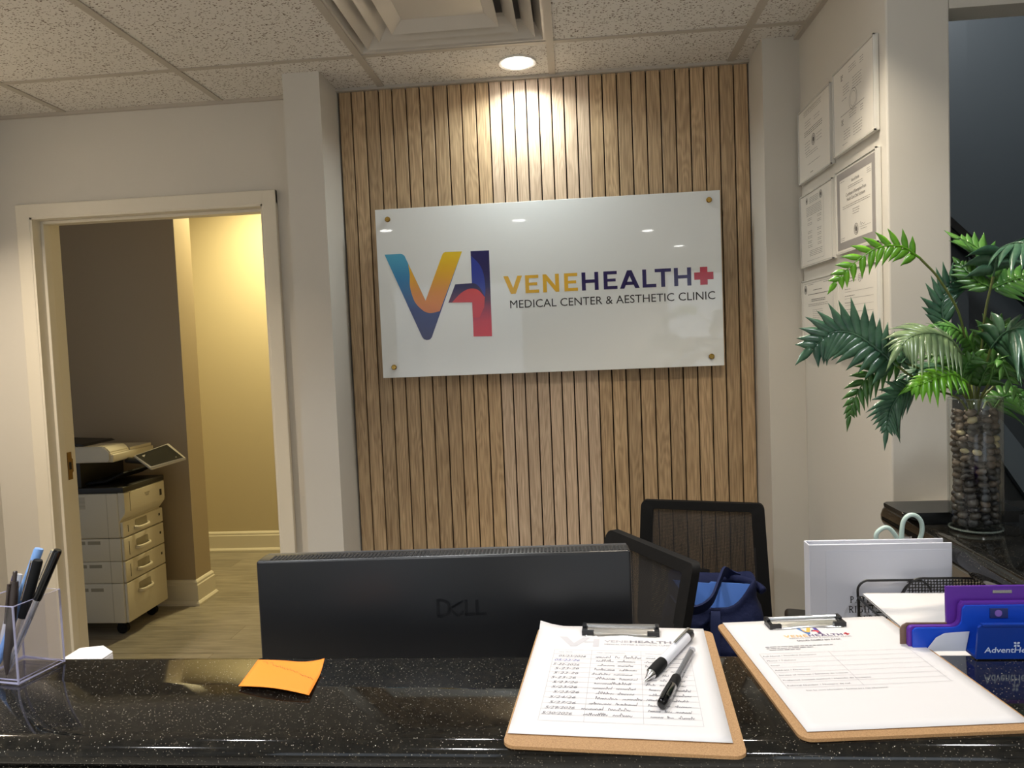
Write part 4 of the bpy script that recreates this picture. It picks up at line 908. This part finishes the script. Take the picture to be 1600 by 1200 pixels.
# ================================================================== ARTIFICIAL PALM
M_leaf = {}
def leafmat(n, c1, c2, rough=.32):
    m = mat(n, c1, rough, 0, Coat_Weight=.25, Coat_Roughness=.2); v = coords(m)
    L(m, ramp(m, noise_t(m, v, 28, 3, .6), [(.3, rgb(*c1)), (.7, rgb(*c2))]), bsdf(m).inputs['Base Color']); M_leaf[n] = m; return m
leafmat('leaf_dark', (44,82,64), (84,124,94)); leafmat('leaf_bright', (84,150,30), (120,184,44)); leafmat('leaf_mid', (58,110,50), (92,142,60)); leafmat('leaf_pale', (98,124,86), (134,156,108)); leafmat('leaf_deep', (44,88,38), (72,118,48)); leafmat('stem_green', (92,104,52), (112,124,62))
palm = thing('artificial_palm', 'artificial palm with green split fronds standing in the glass vase', 'plant', (VX, VY, ZC+.16))
def leaflet(bm, p, d, nrm, Ln, wd, droop):
    side = d.cross(nrm).normalized(); n = 7; prev = None
    for i in range(n+1):
        t = i/n; w_ = wd*(.62+.38*math.sin(PI*min(1, t*1.2+.1)))*(1-max(0, (t-.42)/.58)**1.7) if t < 1 else 0
        c = p+d*Ln*t+Vector((0,0,-1))*droop*Ln*t*t; e = nrm*(-.14*w_)
        q = [bm.verts.new(c+side*w_/2+e), bm.verts.new(c), bm.verts.new(c-side*w_/2+e)]
        if prev:
            bm.faces.new((prev[0], prev[1], q[1], q[0])); bm.faces.new((prev[1], prev[2], q[2], q[1]))
        prev = q
def frond(pts, nrm, n=9, Lm=.05, wd=.010, m='leaf_mid', lean=.55, droop=.25, sides=(1,-1), label=None, tipk=.35, start=.06, stem=None, fold=0):
    P = smooth_path(pts, 8); nrm = Vector(nrm).normalized(); bm = bm_new(); tot = len(P)-1
    tube(bm, P, lambda t: .0022*(1-.75*t), 6)
    for sgn in sides:
        for k in range(n):
            t = start+(1-start)*(k+(.25 if sgn > 0 else .0))/n; f = t*tot; i = min(int(f), tot-1); p = P[i].lerp(P[i+1], f-i); tg = (P[min(i+2,tot)]-P[max(i-1,0)]).normalized()
            nn = (nrm-tg*nrm.dot(tg)).normalized(); sd = tg.cross(nn)*sgn
            le = lean+(.9-lean*.5)*t*.8; d = (sd+tg*le+nn*fold).normalized()
            Lk = Lm*(math.sin(PI*(.22+.62*t))*.75+.25)*(1-(1-tipk)*max(0, t-.55)/.45)*random.uniform(.92,1.08)
            leaflet(bm, p, d, (nn if sgn > 0 else nn), Lk, wd*(1-.35*t), droop*random.uniform(.8,1.2))
    tg = (P[-1]-P[-3]).normalized(); leaflet(bm, P[-1], tg, (nrm-tg*nrm.dot(tg)).normalized(), Lm*.55, wd*.6, droop)
    o = obj('frond', bm, M_leaf[m], palm, 'all', label=label); md = o.modifiers.new('th', 'SOLIDIFY'); md.thickness = .0004
    if stem:
        bm = bm_new(); tube(bm, smooth_path(stem+[pts[0]], 6), .0022, 8); obj('stem', bm, M_leaf['stem_green'], palm, True)
    return o
frond([(0.6300,1.4000,1.5865),(0.5894,1.3800,1.6068),(0.5395,1.3600,1.6034),(0.4881,1.3400,1.5734),(0.4581,1.3300,1.5440)], (0,-1,.15), n=10, Lm=0.0451, wd=0.0162, m='leaf_bright', lean=.75, droop=.12, tipk=.6, stem=[(0.7550,1.462,1.245),(0.7448,1.4600,1.3317),(0.7171,1.4300,1.4655),(0.6709,1.4100,1.5427)])
frond([(0.5716,1.3600,1.3937),(0.5291,1.3400,1.4263),(0.4879,1.3300,1.4537),(0.4467,1.3200,1.4575),(0.4086,1.3100,1.4313)], (.15,-1,.25), n=13, Lm=0.0728, wd=0.0232, m='leaf_dark', lean=.42, droop=.10, tipk=.7, stem=[(0.7550,1.462,1.245),(0.7390,1.4600,1.3258),(0.6624,1.4200,1.3551),(0.6053,1.3800,1.3733)])
frond([(0.5912,1.3800,1.3992),(0.5530,1.3600,1.3966),(0.5159,1.3500,1.3756),(0.4897,1.3400,1.3374),(0.4815,1.3400,1.3093)], (.3,-1,.2), n=10, Lm=0.0427, wd=0.0147, m='leaf_deep', lean=.7, droop=.25, stem=[(0.7550,1.462,1.245),(0.7367,1.4600,1.3258),(0.6569,1.4200,1.3731)])
frond([(0.6128,1.3800,1.3522),(0.5775,1.3600,1.3443),(0.5555,1.3500,1.3173),(0.5443,1.3400,1.2823)], (.2,-1,.1), n=12, Lm=0.0577, wd=0.0162, m='leaf_dark', lean=.9, droop=.2, stem=[(0.7550,1.462,1.245),(0.7281,1.4500,1.3147),(0.6689,1.4100,1.3413)])
frond([(0.7171,1.4200,1.4004),(0.6720,1.3800,1.4374),(0.6254,1.3500,1.4504),(0.5842,1.3300,1.4463),(0.5616,1.3200,1.4306)], (-.1,-.75,.65), n=12, Lm=0.0777, wd=0.0194, m='leaf_pale', lean=.7, droop=.45, stem=[(0.7550,1.462,1.245),(0.7482,1.4600,1.3193)])
frond([(0.7068,1.4700,1.4585),(0.7013,1.4700,1.4977),(0.7217,1.4800,1.5400),(0.7621,1.4900,1.5719)], (.2,-1,.1), n=10, Lm=0.0577, wd=0.0186, m='leaf_dark', lean=.8, droop=.0, stem=[(0.7550,1.462,1.245),(0.7534,1.4700,1.3245),(0.7272,1.4700,1.3990)])
frond([(0.7111,1.4000,1.3568),(0.6671,1.3600,1.3753),(0.6306,1.3400,1.3719),(0.5992,1.3300,1.3623),(0.5820,1.3300,1.3574)], (0,-.8,.6), n=10, Lm=0.0427, wd=0.0162, m='leaf_bright', lean=.5, droop=.35, stem=[(0.7550,1.462,1.245),(0.7505,1.4600,1.3193)])
frond([(0.7177,1.4400,1.3640),(0.6797,1.4200,1.3841),(0.6366,1.4000,1.3864),(0.5951,1.3900,1.3732)], (0,-.5,.85), n=10, Lm=0.0577, wd=0.0170, m='leaf_dark', lean=.9, droop=.3, stem=[(0.7550,1.462,1.245),(0.7482,1.4600,1.3193)])
frond([(0.7674,1.4200,1.5482),(0.7656,1.4000,1.5888),(0.7728,1.3700,1.6015),(0.7871,1.3400,1.5945),(0.8038,1.3200,1.5717)], (.1,-.8,.6), n=10, Lm=0.0928, wd=0.0239, m='leaf_dark', lean=.3, droop=.35, stem=[(0.7550,1.462,1.245),(0.7598,1.4600,1.3189),(0.7619,1.4400,1.4697)])
frond([(0.7782,1.4400,1.5448),(0.7813,1.4600,1.5834),(0.7690,1.4800,1.6105),(0.7501,1.5000,1.6301)], (.3,-.9,.3), n=7, Lm=0.0627, wd=0.0216, m='leaf_mid', lean=.9, droop=.0, stem=None)
frond([(0.7789,1.4500,1.5266),(0.8208,1.4700,1.5405),(0.8668,1.4900,1.5497),(0.9133,1.5000,1.5483)], (0,-.9,.5), n=8, Lm=0.0627, wd=0.0216, m='leaf_mid', lean=.9, droop=.2, sides=(1,-1), stem=None)
frond([(0.7767,1.4500,1.5314),(0.7638,1.4600,1.5424),(0.7484,1.4700,1.5621),(0.7396,1.4800,1.5793)], (0,-.9,.4), n=6, Lm=0.0427, wd=0.0200, m='leaf_deep', lean=.9, droop=.1, stem=None)
frond([(0.7621,1.4200,1.4163),(0.7702,1.3900,1.4449),(0.7855,1.3600,1.4527),(0.8156,1.3400,1.4422)], (-.15,-.75,.65), n=10, Lm=0.0928, wd=0.0255, m='leaf_dark', lean=.25, droop=.55, stem=[(0.7550,1.462,1.245),(0.7575,1.4600,1.3190)])
frond([(0.7517,1.4500,1.3985),(0.7321,1.4400,1.4353),(0.7023,1.4300,1.4578),(0.6692,1.4200,1.4637)], (0,-.6,.8), n=10, Lm=0.0502, wd=0.0186, m='leaf_mid', lean=.7, droop=.3, stem=[(0.7550,1.462,1.245),(0.7552,1.4600,1.3191)])
frond([(0.7650,1.4600,1.3977),(0.7749,1.4500,1.4336),(0.7867,1.4400,1.4544),(0.8092,1.4300,1.4615)], (0,-.6,.8), n=10, Lm=0.0564, wd=0.0186, m='leaf_mid', lean=.7, droop=.3, stem=[(0.7550,1.462,1.245),(0.7598,1.4600,1.3189)])
frond([(0.8197,1.5200,1.2933),(0.8501,1.5400,1.3161),(0.8849,1.5500,1.3168),(0.9309,1.5600,1.2963)], (0,-.8,.5), n=10, Lm=0.0690, wd=0.0186, m='leaf_deep', lean=.5, droop=.5, stem=[(0.7550,1.462,1.245),(0.7842,1.4800,1.3104)])
frond([(0.8144,1.4600,1.3958),(0.8373,1.4500,1.4131),(0.8652,1.4400,1.4120),(0.8925,1.4300,1.3933)], (0,-.8,.6), n=10, Lm=0.0690, wd=0.0200, m='leaf_mid', lean=.5, droop=.5, stem=[(0.7550,1.462,1.245),(0.7644,1.4600,1.3151),(0.7912,1.4600,1.3482)])
frond([(0.7690,1.5000,1.3469),(0.7578,1.5200,1.3842),(0.7387,1.5300,1.4037),(0.7129,1.5400,1.4033)], (0,-.8,.6), n=8, Lm=0.0564, wd=0.0186, m='leaf_deep', lean=.5, droop=.3, stem=[(0.7550,1.462,1.245),(0.7556,1.4700,1.3146)])
frond([(0.7518,1.4400,1.3448),(0.7581,1.4300,1.3749),(0.7731,1.4200,1.3912),(0.7920,1.4100,1.3907)], (0,-.8,.6), n=10, Lm=0.0552, wd=0.0186, m='leaf_deep', lean=.5, droop=.4, stem=[(0.7550,1.462,1.245),(0.7574,1.4600,1.3154)])
frond([(0.7296,1.4300,1.3402),(0.7134,1.4200,1.3651),(0.7142,1.4100,1.3890),(0.7259,1.4000,1.4051)], (0,-.9,.4), n=8, Lm=0.0451, wd=0.0170, m='leaf_mid', lean=.6, droop=.2, stem=None)
frond([(0.7529,1.4100,1.3524),(0.7481,1.3700,1.4002),(0.7637,1.3600,1.3547),(0.7849,1.3600,1.3088)], (0,-.8,.6), n=7, Lm=0.0251, wd=0.0139, m='leaf_mid', lean=.6, droop=.2, stem=[(0.7550,1.462,1.245),(0.7568,1.4500,1.3138)])
frond([(0.5825,1.3700,1.3975),(0.5946,1.3800,1.4060),(0.6002,1.3800,1.4150)], (0,-1,0), n=3, Lm=0.0251, wd=0.0155, m='leaf_dark', lean=.4, droop=.1, stem=None)
# ================================================================== OFFICE CHAIRS
def chair(label, x, y, rot, ytop, ybot, ztop=.945, zbot=.545):
    t = thing('office_chair', label, 'chair', (x, y, 0), (0,0,rot), group='black mesh office chairs behind the desk')
    def bp_(s, v):      # s -1..1 across, v 0..1 up
        hw = .207-.020*v; yy = ybot+(ytop-ybot)*v+.030*math.sin(PI*v*.9)*-1*(1-.5*abs(s))+.016*s*s*-1
        return Vector((s*hw, yy, zbot+(ztop-zbot)*v))
    # outline of the frame as (s, v)
    out = []
    for cx, cy, a0 in ((.92,.95,0),(-.92,.95,90),(-.92,.06,180),(.92,.06,270)):
        for k in range(6):
            q = math.radians(a0+90*k/5); out.append((cx+.08*math.cos(q), cy+.05*math.sin(q)))
    b = bm_new(); n = len(out); rows = []
    for s, v in out:
        c = Vector((0,.5)); d = Vector((s, v-.5)); inn = (s-(.11 if s > 0 else -.11), v-(.055 if v > .5 else -.055))
        P, Q = bp_(s, v), bp_(max(-.80,min(.80,s*.83)), .5+(v-.5)*.87)
        rows.append([b.verts.new(P+Vector((0,-.006,0))), b.verts.new(P+Vector((0,.016,0))), b.verts.new(Q+Vector((0,.016,0))), b.verts.new(Q+Vector((0,-.006,0)))])
    for i in range(n):
        A_, B_ = rows[i], rows[(i+1)%n]
        for k in range(4): b.faces.new((A_[k], A_[(k+1)%4], B_[(k+1)%4], B_[k]))
    obj('back_frame', b, M_blkm, t, True, True)
    b = bm_new(); g = [[b.verts.new(bp_(-.83+1.66*i/16, .06+.88*j/16)+Vector((0,.002,0))) for i in range(17)] for j in range(17)]
    for j in range(16):
        for i in range(16): b.faces.new((g[j][i], g[j][i+1], g[j+1][i+1], g[j+1][i]))
    o = obj('backrest_net', b, M_net, t, 'all', True)
    b = bm_new(); box(b, -.235, .235, -.25, .19, .44, .485, .022, 3); obj('seat', b, mat('seat_fabric', (24,24,27), .8), t, True, True)
    b = bm_new(); tube(b, smooth_path([(0,.05,.42),(0,.22,.42),(0,ybot+.05,.50),(0,ybot+.035,.60),(0,ybot+.03+(ytop-ybot)*.4,.72)], 5), .018, 10); obj('back_support', b, M_blkm, t, True, True)
    for s in (-1, 1):
        b = bm_new(); tube(b, smooth_path([(s*.20,.0,.43),(s*.26,.0,.44),(s*.275,.0,.50),(s*.275,.0,.645)], 5), .014, 10); box(b, s*.275-.035, s*.275+.035, -.13, .13, .645, .672, .012, 3); obj('armrest', b, M_blkp, t, True, True)
    b = bm_new(); lathe(b, [(.025,.09),(.025,.25),(.016,.251),(.016,.40),(.05,.41),(.05,.44)], 20); obj('gas_lift', b, M_blkp, t, True, True)
    for k in range(5):
        a_ = 2*PI*k/5+.3; e_ = Vector((math.cos(a_), math.sin(a_), 0))
        b = bm_new(); tube(b, [e_*.02+Vector((0,0,.115)), e_*.16+Vector((0,0,.10)), e_*.29+Vector((0,0,.072))], lambda q: .020-.008*q, 8); lg = obj('base_leg', b, M_blkp, t, True, True)
        b = bm_new(); lathe(b, [(.012,-.011),(.026,-.010),(.028,0),(.026,.010),(.012,.011)], 16); bmesh.ops.transform(b, matrix=Matrix.Translation(e_*.29+Vector((0,0,.0285))) @ Matrix.Rotation(a_, 4, 'Z') @ Matrix.Rotation(PI/2, 4, 'X'), verts=b.verts); obj('caster', b, M_blkm, lg, True, True)
    return t
chair('black mesh office chair standing against the oak slats with a navy bag on its seat', .313, 2.085, -.27, .268, .235, .945)
chair('black mesh office chair turned sideways between the monitor and the other chair', -.068, 1.680, math.radians(-62), .285, .165, .955)

# ================================================================== NAVY TOTE WITH A BLUE FOLDER
tb = thing('tote_bag', 'open navy quilted tote bag on the seat of the mesh chair', 'bag', (.345, 1.985, .487), (0,0,-.12))
M_navy = mat('navy_nylon', (24,31,64), .8, 0, Specular_IOR_Level=.2); bump(M_navy, noise_t(M_navy, coords(M_navy), 60, 3), .5, .004)
def tote_ring(v, k=0):
    """v 0..1 up the bag"""
    out = []
    for i in range(48):
        a_ = 2*PI*i/48; c, s_ = math.cos(a_), math.sin(a_)
        hx = .125+.022*math.sin(PI*min(1,v*1.15))-.012*v; hy = .070+.026*math.sin(PI*min(1,v*1.1))-.006*v
        p = Vector((math.copysign(abs(c)**.55, c)*(hx-k), math.copysign(abs(s_)**.55, s_)*(hy-k), 0))
        top = .325-.070*max(0, -s_)**2*(1-abs(c)**2)-.014*max(0, s_)**3
        p.z = .006+v*top
        f = math.sin(a_*3+v*9)*.5+math.sin(v*26+math.cos(a_*2)*2.2)*.8+noise.noise(Vector((c*2,s_*2,v*5)))*1.4
        p += Vector((c, s_, 0))*f*.006*math.sin(PI*min(1,max(.05,v)))
        out.append(p)
    return out
b = bm_new(); rings = [[b.verts.new(p) for p in tote_ring(j/22)] for j in range(23)]
rings += [[b.verts.new(p+Vector((0,0,.004))) for p in tote_ring(1, .004)]]+[[b.verts.new(p) for p in tote_ring(1-j/6, .009)] for j in range(1, 5)]
for A_, B_ in zip(rings, rings[1:]):
    for k in range(48): b.faces.new((A_[k], A_[(k+1)%48], B_[(k+1)%48], B_[k]))
b.faces.new(rings[0][::-1]); b.faces.new(rings[-1])
obj('bag_body', b, M_navy, tb, 'all', True)
def strap(pts, wd=.024, th_=.004, side=(1,0,0)):
    b = bm_new(); P = smooth_path(pts, 8); prev = None; sd = Vector(side)
    for i, p in enumerate(P):
        tg = (P[min(i+1,len(P)-1)]-P[max(i-1,0)]).normalized(); s_ = (sd-tg*sd.dot(tg)).normalized(); nn = tg.cross(s_)
        q = [b.verts.new(p+s_*wd/2+nn*th_/2), b.verts.new(p-s_*wd/2+nn*th_/2), b.verts.new(p-s_*wd/2-nn*th_/2), b.verts.new(p+s_*wd/2-nn*th_/2)]
        if prev:
            for k in range(4): b.faces.new((prev[k], q[k], q[(k+1)%4], prev[(k+1)%4]))
        else: b.faces.new(q)
        prev = q
    b.faces.new(prev[::-1]); return b
M_strap = mat('navy_strap', (30,38,72), .8, 0, Specular_IOR_Level=.2)
obj('handle', strap([(-.004,-.106,.02),(-.002,-.112,.10),(0,-.110,.17),(.002,-.100,.235),(.004,-.088,.262),(.0,-.080,.256)]), M_strap, tb, True, True)
obj('handle', strap([(-.110,-.055,.285),(-.085,-.085,.268),(-.040,-.090,.270),(-.005,-.075,.290),(.018,-.030,.322),(.034,.015,.338),(.050,.050,.322),(.075,.060,.31)], .026, .006, (0,-.4,1)), M_strap, tb, True, True)
# quilted inner flap at the back right
b = bm_new(); P = [Vector((.03+.10*math.sin(k*PI/2/10), .02+.045*math.cos(k*PI/10), .300+.008*math.sin(k*PI/10))) for k in range(11)]; tube(b, P, .009, 8, rx=.014); obj('padded_rim', b, M_navy, tb, 'all', True)
fo = thing('blue_folder', 'bright blue folder sticking out of the navy tote bag', 'folder', (.345, 2.0, .500), (0,0,-.12))
M_fold = mat('blue_folder_card', (92,136,222), .4)
b = bm_new(); prism(b, [(-.105,.0),(.010,0),(-.002,.302),(-.108,.309)], .0015, (0,-.045,0), (1,-.02,0), (0,.05,1), (0,1,0)); obj('folder_cover', b, M_fold, fo, local=True)
b = bm_new(); prism(b, [(-.012,.0),(.085,0),(.105,.300),(.0,.306),(-.004,.302)], .0015, (0,-.052,0), (1,.05,0), (0,.08,1), (0,1,0)); obj('folder_cover', b, M_fold, fo, local=True)

# ================================================================== COPIER IN THE BACK ROOM
cp = thing('office_copier', 'cream floor-standing copier with four drawers seen through the doorway', 'copier', (-2.72, 3.83, 0))
M_cop = mat('copier_cream', (204,197,180), .4); M_copd = mat('copier_dark', (36,34,30), .45)
XF, XB, Y0, Y1 = -2.405, -2.98, 3.635, 4.015
def cbox(nm, *q, m=None, bev=.008): b = bm_new(); box(b, *q, bev, 3); return obj(nm, b, m or M_cop, cp, True)
cbox('lower_cabinet', XB, XF-.012, Y0, Y1, .072, .287)
cbox('cassette_housing', XB, XF-.012, Y0, Y1, .2885, .404, bev=.004); cbox('cassette_housing', XB, XF-.012, Y0, Y1, .4055, .527, bev=.004)
cbox('print_engine', XB, XF-.012, Y0, Y1, .5285, .770, bev=.010)
for zz0, zz1 in ((.074,.285),(.290,.402),(.407,.525),(.531,.612)):
    b = bm_new(); box(b, XF-.0118, XF+.004, Y0+.004, Y1-.002, zz0, zz1, .005, 3); dw = obj('drawer', b, M_cop, cp, True)
    zc = zz1-.055 if zz1-zz0 > .15 else (zz0+zz1)/2+.002; yc = 3.80
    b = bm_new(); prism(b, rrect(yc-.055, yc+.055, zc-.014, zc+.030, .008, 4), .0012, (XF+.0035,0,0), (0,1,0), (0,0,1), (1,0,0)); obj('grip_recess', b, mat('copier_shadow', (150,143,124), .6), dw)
    b = bm_new(); tube(b, smooth_path([(XF+.004,yc-.062,zc-.012),(XF+.020,yc-.045,zc-.016),(XF+.024,yc,zc-.017),(XF+.020,yc+.045,zc-.016),(XF+.004,yc+.062,zc-.012)], 5), .008, 8, rx=.011); obj('drawer_handle', b, M_cop, dw, True)
    if zz1-zz0 < .15:
        b = bm_new(); box(b, XF+.0035, XF+.0048, Y0+.045, Y0+.049, zz0+.022, zz1-.022); box(b, XF+.0035, XF+.0048, Y1-.045, Y1-.032, (zz0+zz1)/2, (zz0+zz1)/2+.014); obj('size_marks', b, M_copd, dw)
# bulging upper front door
b = bm_new(); prism(b, [(0,.618),(.006,.625),(.030,.655),(.034,.67),(.034,.765),(.028,.770),(0,.770)], Y1-Y0-.004, (XF-.012,Y0+.002,0), (1,0,0), (0,0,1), (0,1,0)); dd = obj('front_door', b, M_cop, cp, True)
b = bm_new(); box(b, XF+.0215, XF+.0228, Y0+.05, Y0+.052, .665, .765); obj('door_seam', b, M_copd, dd)
b = bm_new()
for zz, w_ in ((.728,.045),(.716,.03)): 
    yy = 3.845
    text(b, 'RICOH' if w_ > .04 else 'IM 430F', (XF+.0222, yy-w_/2, zz), (0,1,0), (0,0,1), .0085, w_, bold=.01)
obj('maker_lettering', b, mat('copier_ink', (120,112,98), .5), dd)
b = bm_new(); box(b, XF+.0218, XF+.0228, Y1-.05, Y1-.030, .690, .725); obj('dark_badge', b, M_copd, dd)
# side grips, vent grille, seams on the face towards us
b = bm_new()
for zz in (.245,.372,.498):
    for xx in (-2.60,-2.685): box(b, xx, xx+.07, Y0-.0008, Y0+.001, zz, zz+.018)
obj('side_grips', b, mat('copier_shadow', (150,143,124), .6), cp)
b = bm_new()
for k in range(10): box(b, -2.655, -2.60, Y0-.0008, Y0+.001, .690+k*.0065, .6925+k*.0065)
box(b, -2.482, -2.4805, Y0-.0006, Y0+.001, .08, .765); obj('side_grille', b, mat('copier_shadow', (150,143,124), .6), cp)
cbox('output_deck', XB, XF+.022, Y0-.002, Y1+.002, .770, .800, m=M_copd, bev=.003)
cbox('rear_column', XB, -2.62, Y0+.01, Y1, .80, .935, m=M_copd, bev=.003)
b = bm_new(); prism(b, [(-2.62,.81),(-2.50,.822),(-2.40,.868),(-2.405,.874),(-2.50,.832),(-2.62,.822)], .32, (0,Y0+.04,0), (1,0,0), (0,0,1), (0,1,0)); obj('output_tray', b, M_blkm, cp)
cbox('scanner_bed', XB, -2.43, Y0+.005, Y1, .932, .975, bev=.008)
b = bm_new(); prism(b, [(-2.98,.935),(-2.452,.935),(-2.440,.945),(-2.440,.985),(-2.462,1.012),(-2.480,1.018),(-2.98,1.018)], .17, (0,Y0-.004,0), (1,0,0), (0,0,1), (0,1,0)); bmesh.ops.bevel(b, geom=list(b.edges), offset=.006, segments=2, affect='EDGES'); obj('document_feeder', b, M_cop, cp, True)
b = bm_new(); prism(b, [(-2.98,.976),(-2.44,.976),(-2.44,.990),(-2.98,1.000)], .20, (0,Y0+.172,0), (1,0,0), (0,0,1), (0,1,0)); obj('scanner_lid', b, M_cop, cp, True)
b = bm_new(); prism(b, [(-2.95,1.020),(-2.60,1.020),(-2.62,1.030),(-2.93,1.045)], .26, (0,Y0+.03,0), (1,0,0), (0,0,1), (0,1,0)); obj('feeder_tray', b, M_copd, cp)
# tilted touch panel
p0, p1, p2, p3 = Vector((-2.389,3.75,.951)), Vector((-2.234,3.83,1.005)), Vector((-2.105,3.77,.929)), Vector((-2.262,3.69,.889))
def quadslab(bm, ps, n_, t_, ins=0):
    c = sum(ps, Vector())/4; ps = [p+(c-p).normalized()*ins for p in ps]; lo = [bm.verts.new(p) for p in ps]; hi = [bm.verts.new(p+n_*t_) for p in ps]
    bm.faces.new(lo[::-1]); bm.faces.new(hi)
    for k in range(4): bm.faces.new((lo[k], lo[(k+1)%4], hi[(k+1)%4], hi[k]))
nn = (p1-p0).cross(p3-p0).normalized(); nn = nn if nn.z > 0 else -nn
b = bm_new(); quadslab(b, [p0,p1,p2,p3], nn, -.020); bmesh.ops.bevel(b, geom=list(b.edges), offset=.004, segments=2, affect='EDGES'); tp = obj('control_panel', b, M_cop, cp, True)
b = bm_new(); quadslab(b, [q+nn*.0002 for q in (p0,p1,p2,p3)], nn, .0012, .014); obj('touch_screen', b, mat('touch_glass', (64,62,54), .15), tp)
b = bm_new(); tube(b, [(-2.44,3.77,.925),(-2.33,3.76,.917),(-2.26,3.76,.915)], .016, 10); obj('panel_arm', b, M_copd, cp, True)
for xx in (-2.90, -2.47):
    for yy in (3.69, 3.96):
        b = bm_new(); lathe(b, [(.02,-.014),(.030,-.012),(.030,.012),(.02,.014)], 18); bmesh.ops.transform(b, matrix=Matrix.Translation((xx,yy,.031)) @ Matrix.Rotation(PI/2,4,'X'), verts=b.verts); box(b, xx-.02, xx+.02, yy-.018, yy+.018, .035, .0715); obj('caster', b, M_blkm, cp, True)

# ================================================================== STAIR BEYOND THE OPENING
hr = thing('handrail', 'black metal handrail sloping down the dark stairwell wall', 'handrail', (1.6, 2.95, 1.4))
M_rail = mat('handrail_black', (12,12,14), .3)
def rail_prof(p, q, hy, hz):
    b = bm_new(); p, q = Vector(p), Vector(q); d = (q-p).normalized(); s_ = Vector((0,1,0)); u_ = s_.cross(d)
    A_ = [[b.verts.new(c+s_*i*hy+u_*j*hz) for i, j in ((-1,-1),(1,-1),(1,1),(-1,1))] for c in (p, q)]
    b.faces.new(A_[0]); b.faces.new(A_[1][::-1])
    for k in range(4): b.faces.new((A_[0][k], A_[0][(k+1)%4], A_[1][(k+1)%4], A_[1][k]))
    return b
def rz(x, z0=1.822, k=-1.0): return z0+k*(x-1.47)
obj('top_rail', rail_prof((1.20,2.93,rz(1.20)-.012), (2.50,2.93,rz(2.50)-.012), .02, .013), M_rail, hr)
obj('lower_rail', rail_prof((1.20,2.93,rz(1.20)-.048), (2.50,2.93,rz(2.50)-.048), .012, .013), M_rail, hr)
for x in (1.40, 1.78, 2.2):
    b = bm_new(); tube(b, [(x,2.93,rz(x)-.06),(x,2.968 if x < 1.5 else 3.019,rz(x)-.06)], .008, 8); obj('wall_bracket', b, M_rail, hr, True)
b = bm_new(); prism(b, [(1.52,1.262),(2.40,.03),(2.215,.03),(1.52,1.123)], .03, (0,2.985,0), (1,0,0), (0,0,1), (0,1,0))
st = thing('stair_stringer', 'light grey sloping stair skirt board right of the vase', 'stair', (1.9, 3.0, .03)); obj('skirt_board', b, mat('stringer_grey', (120,130,136), .5), st)
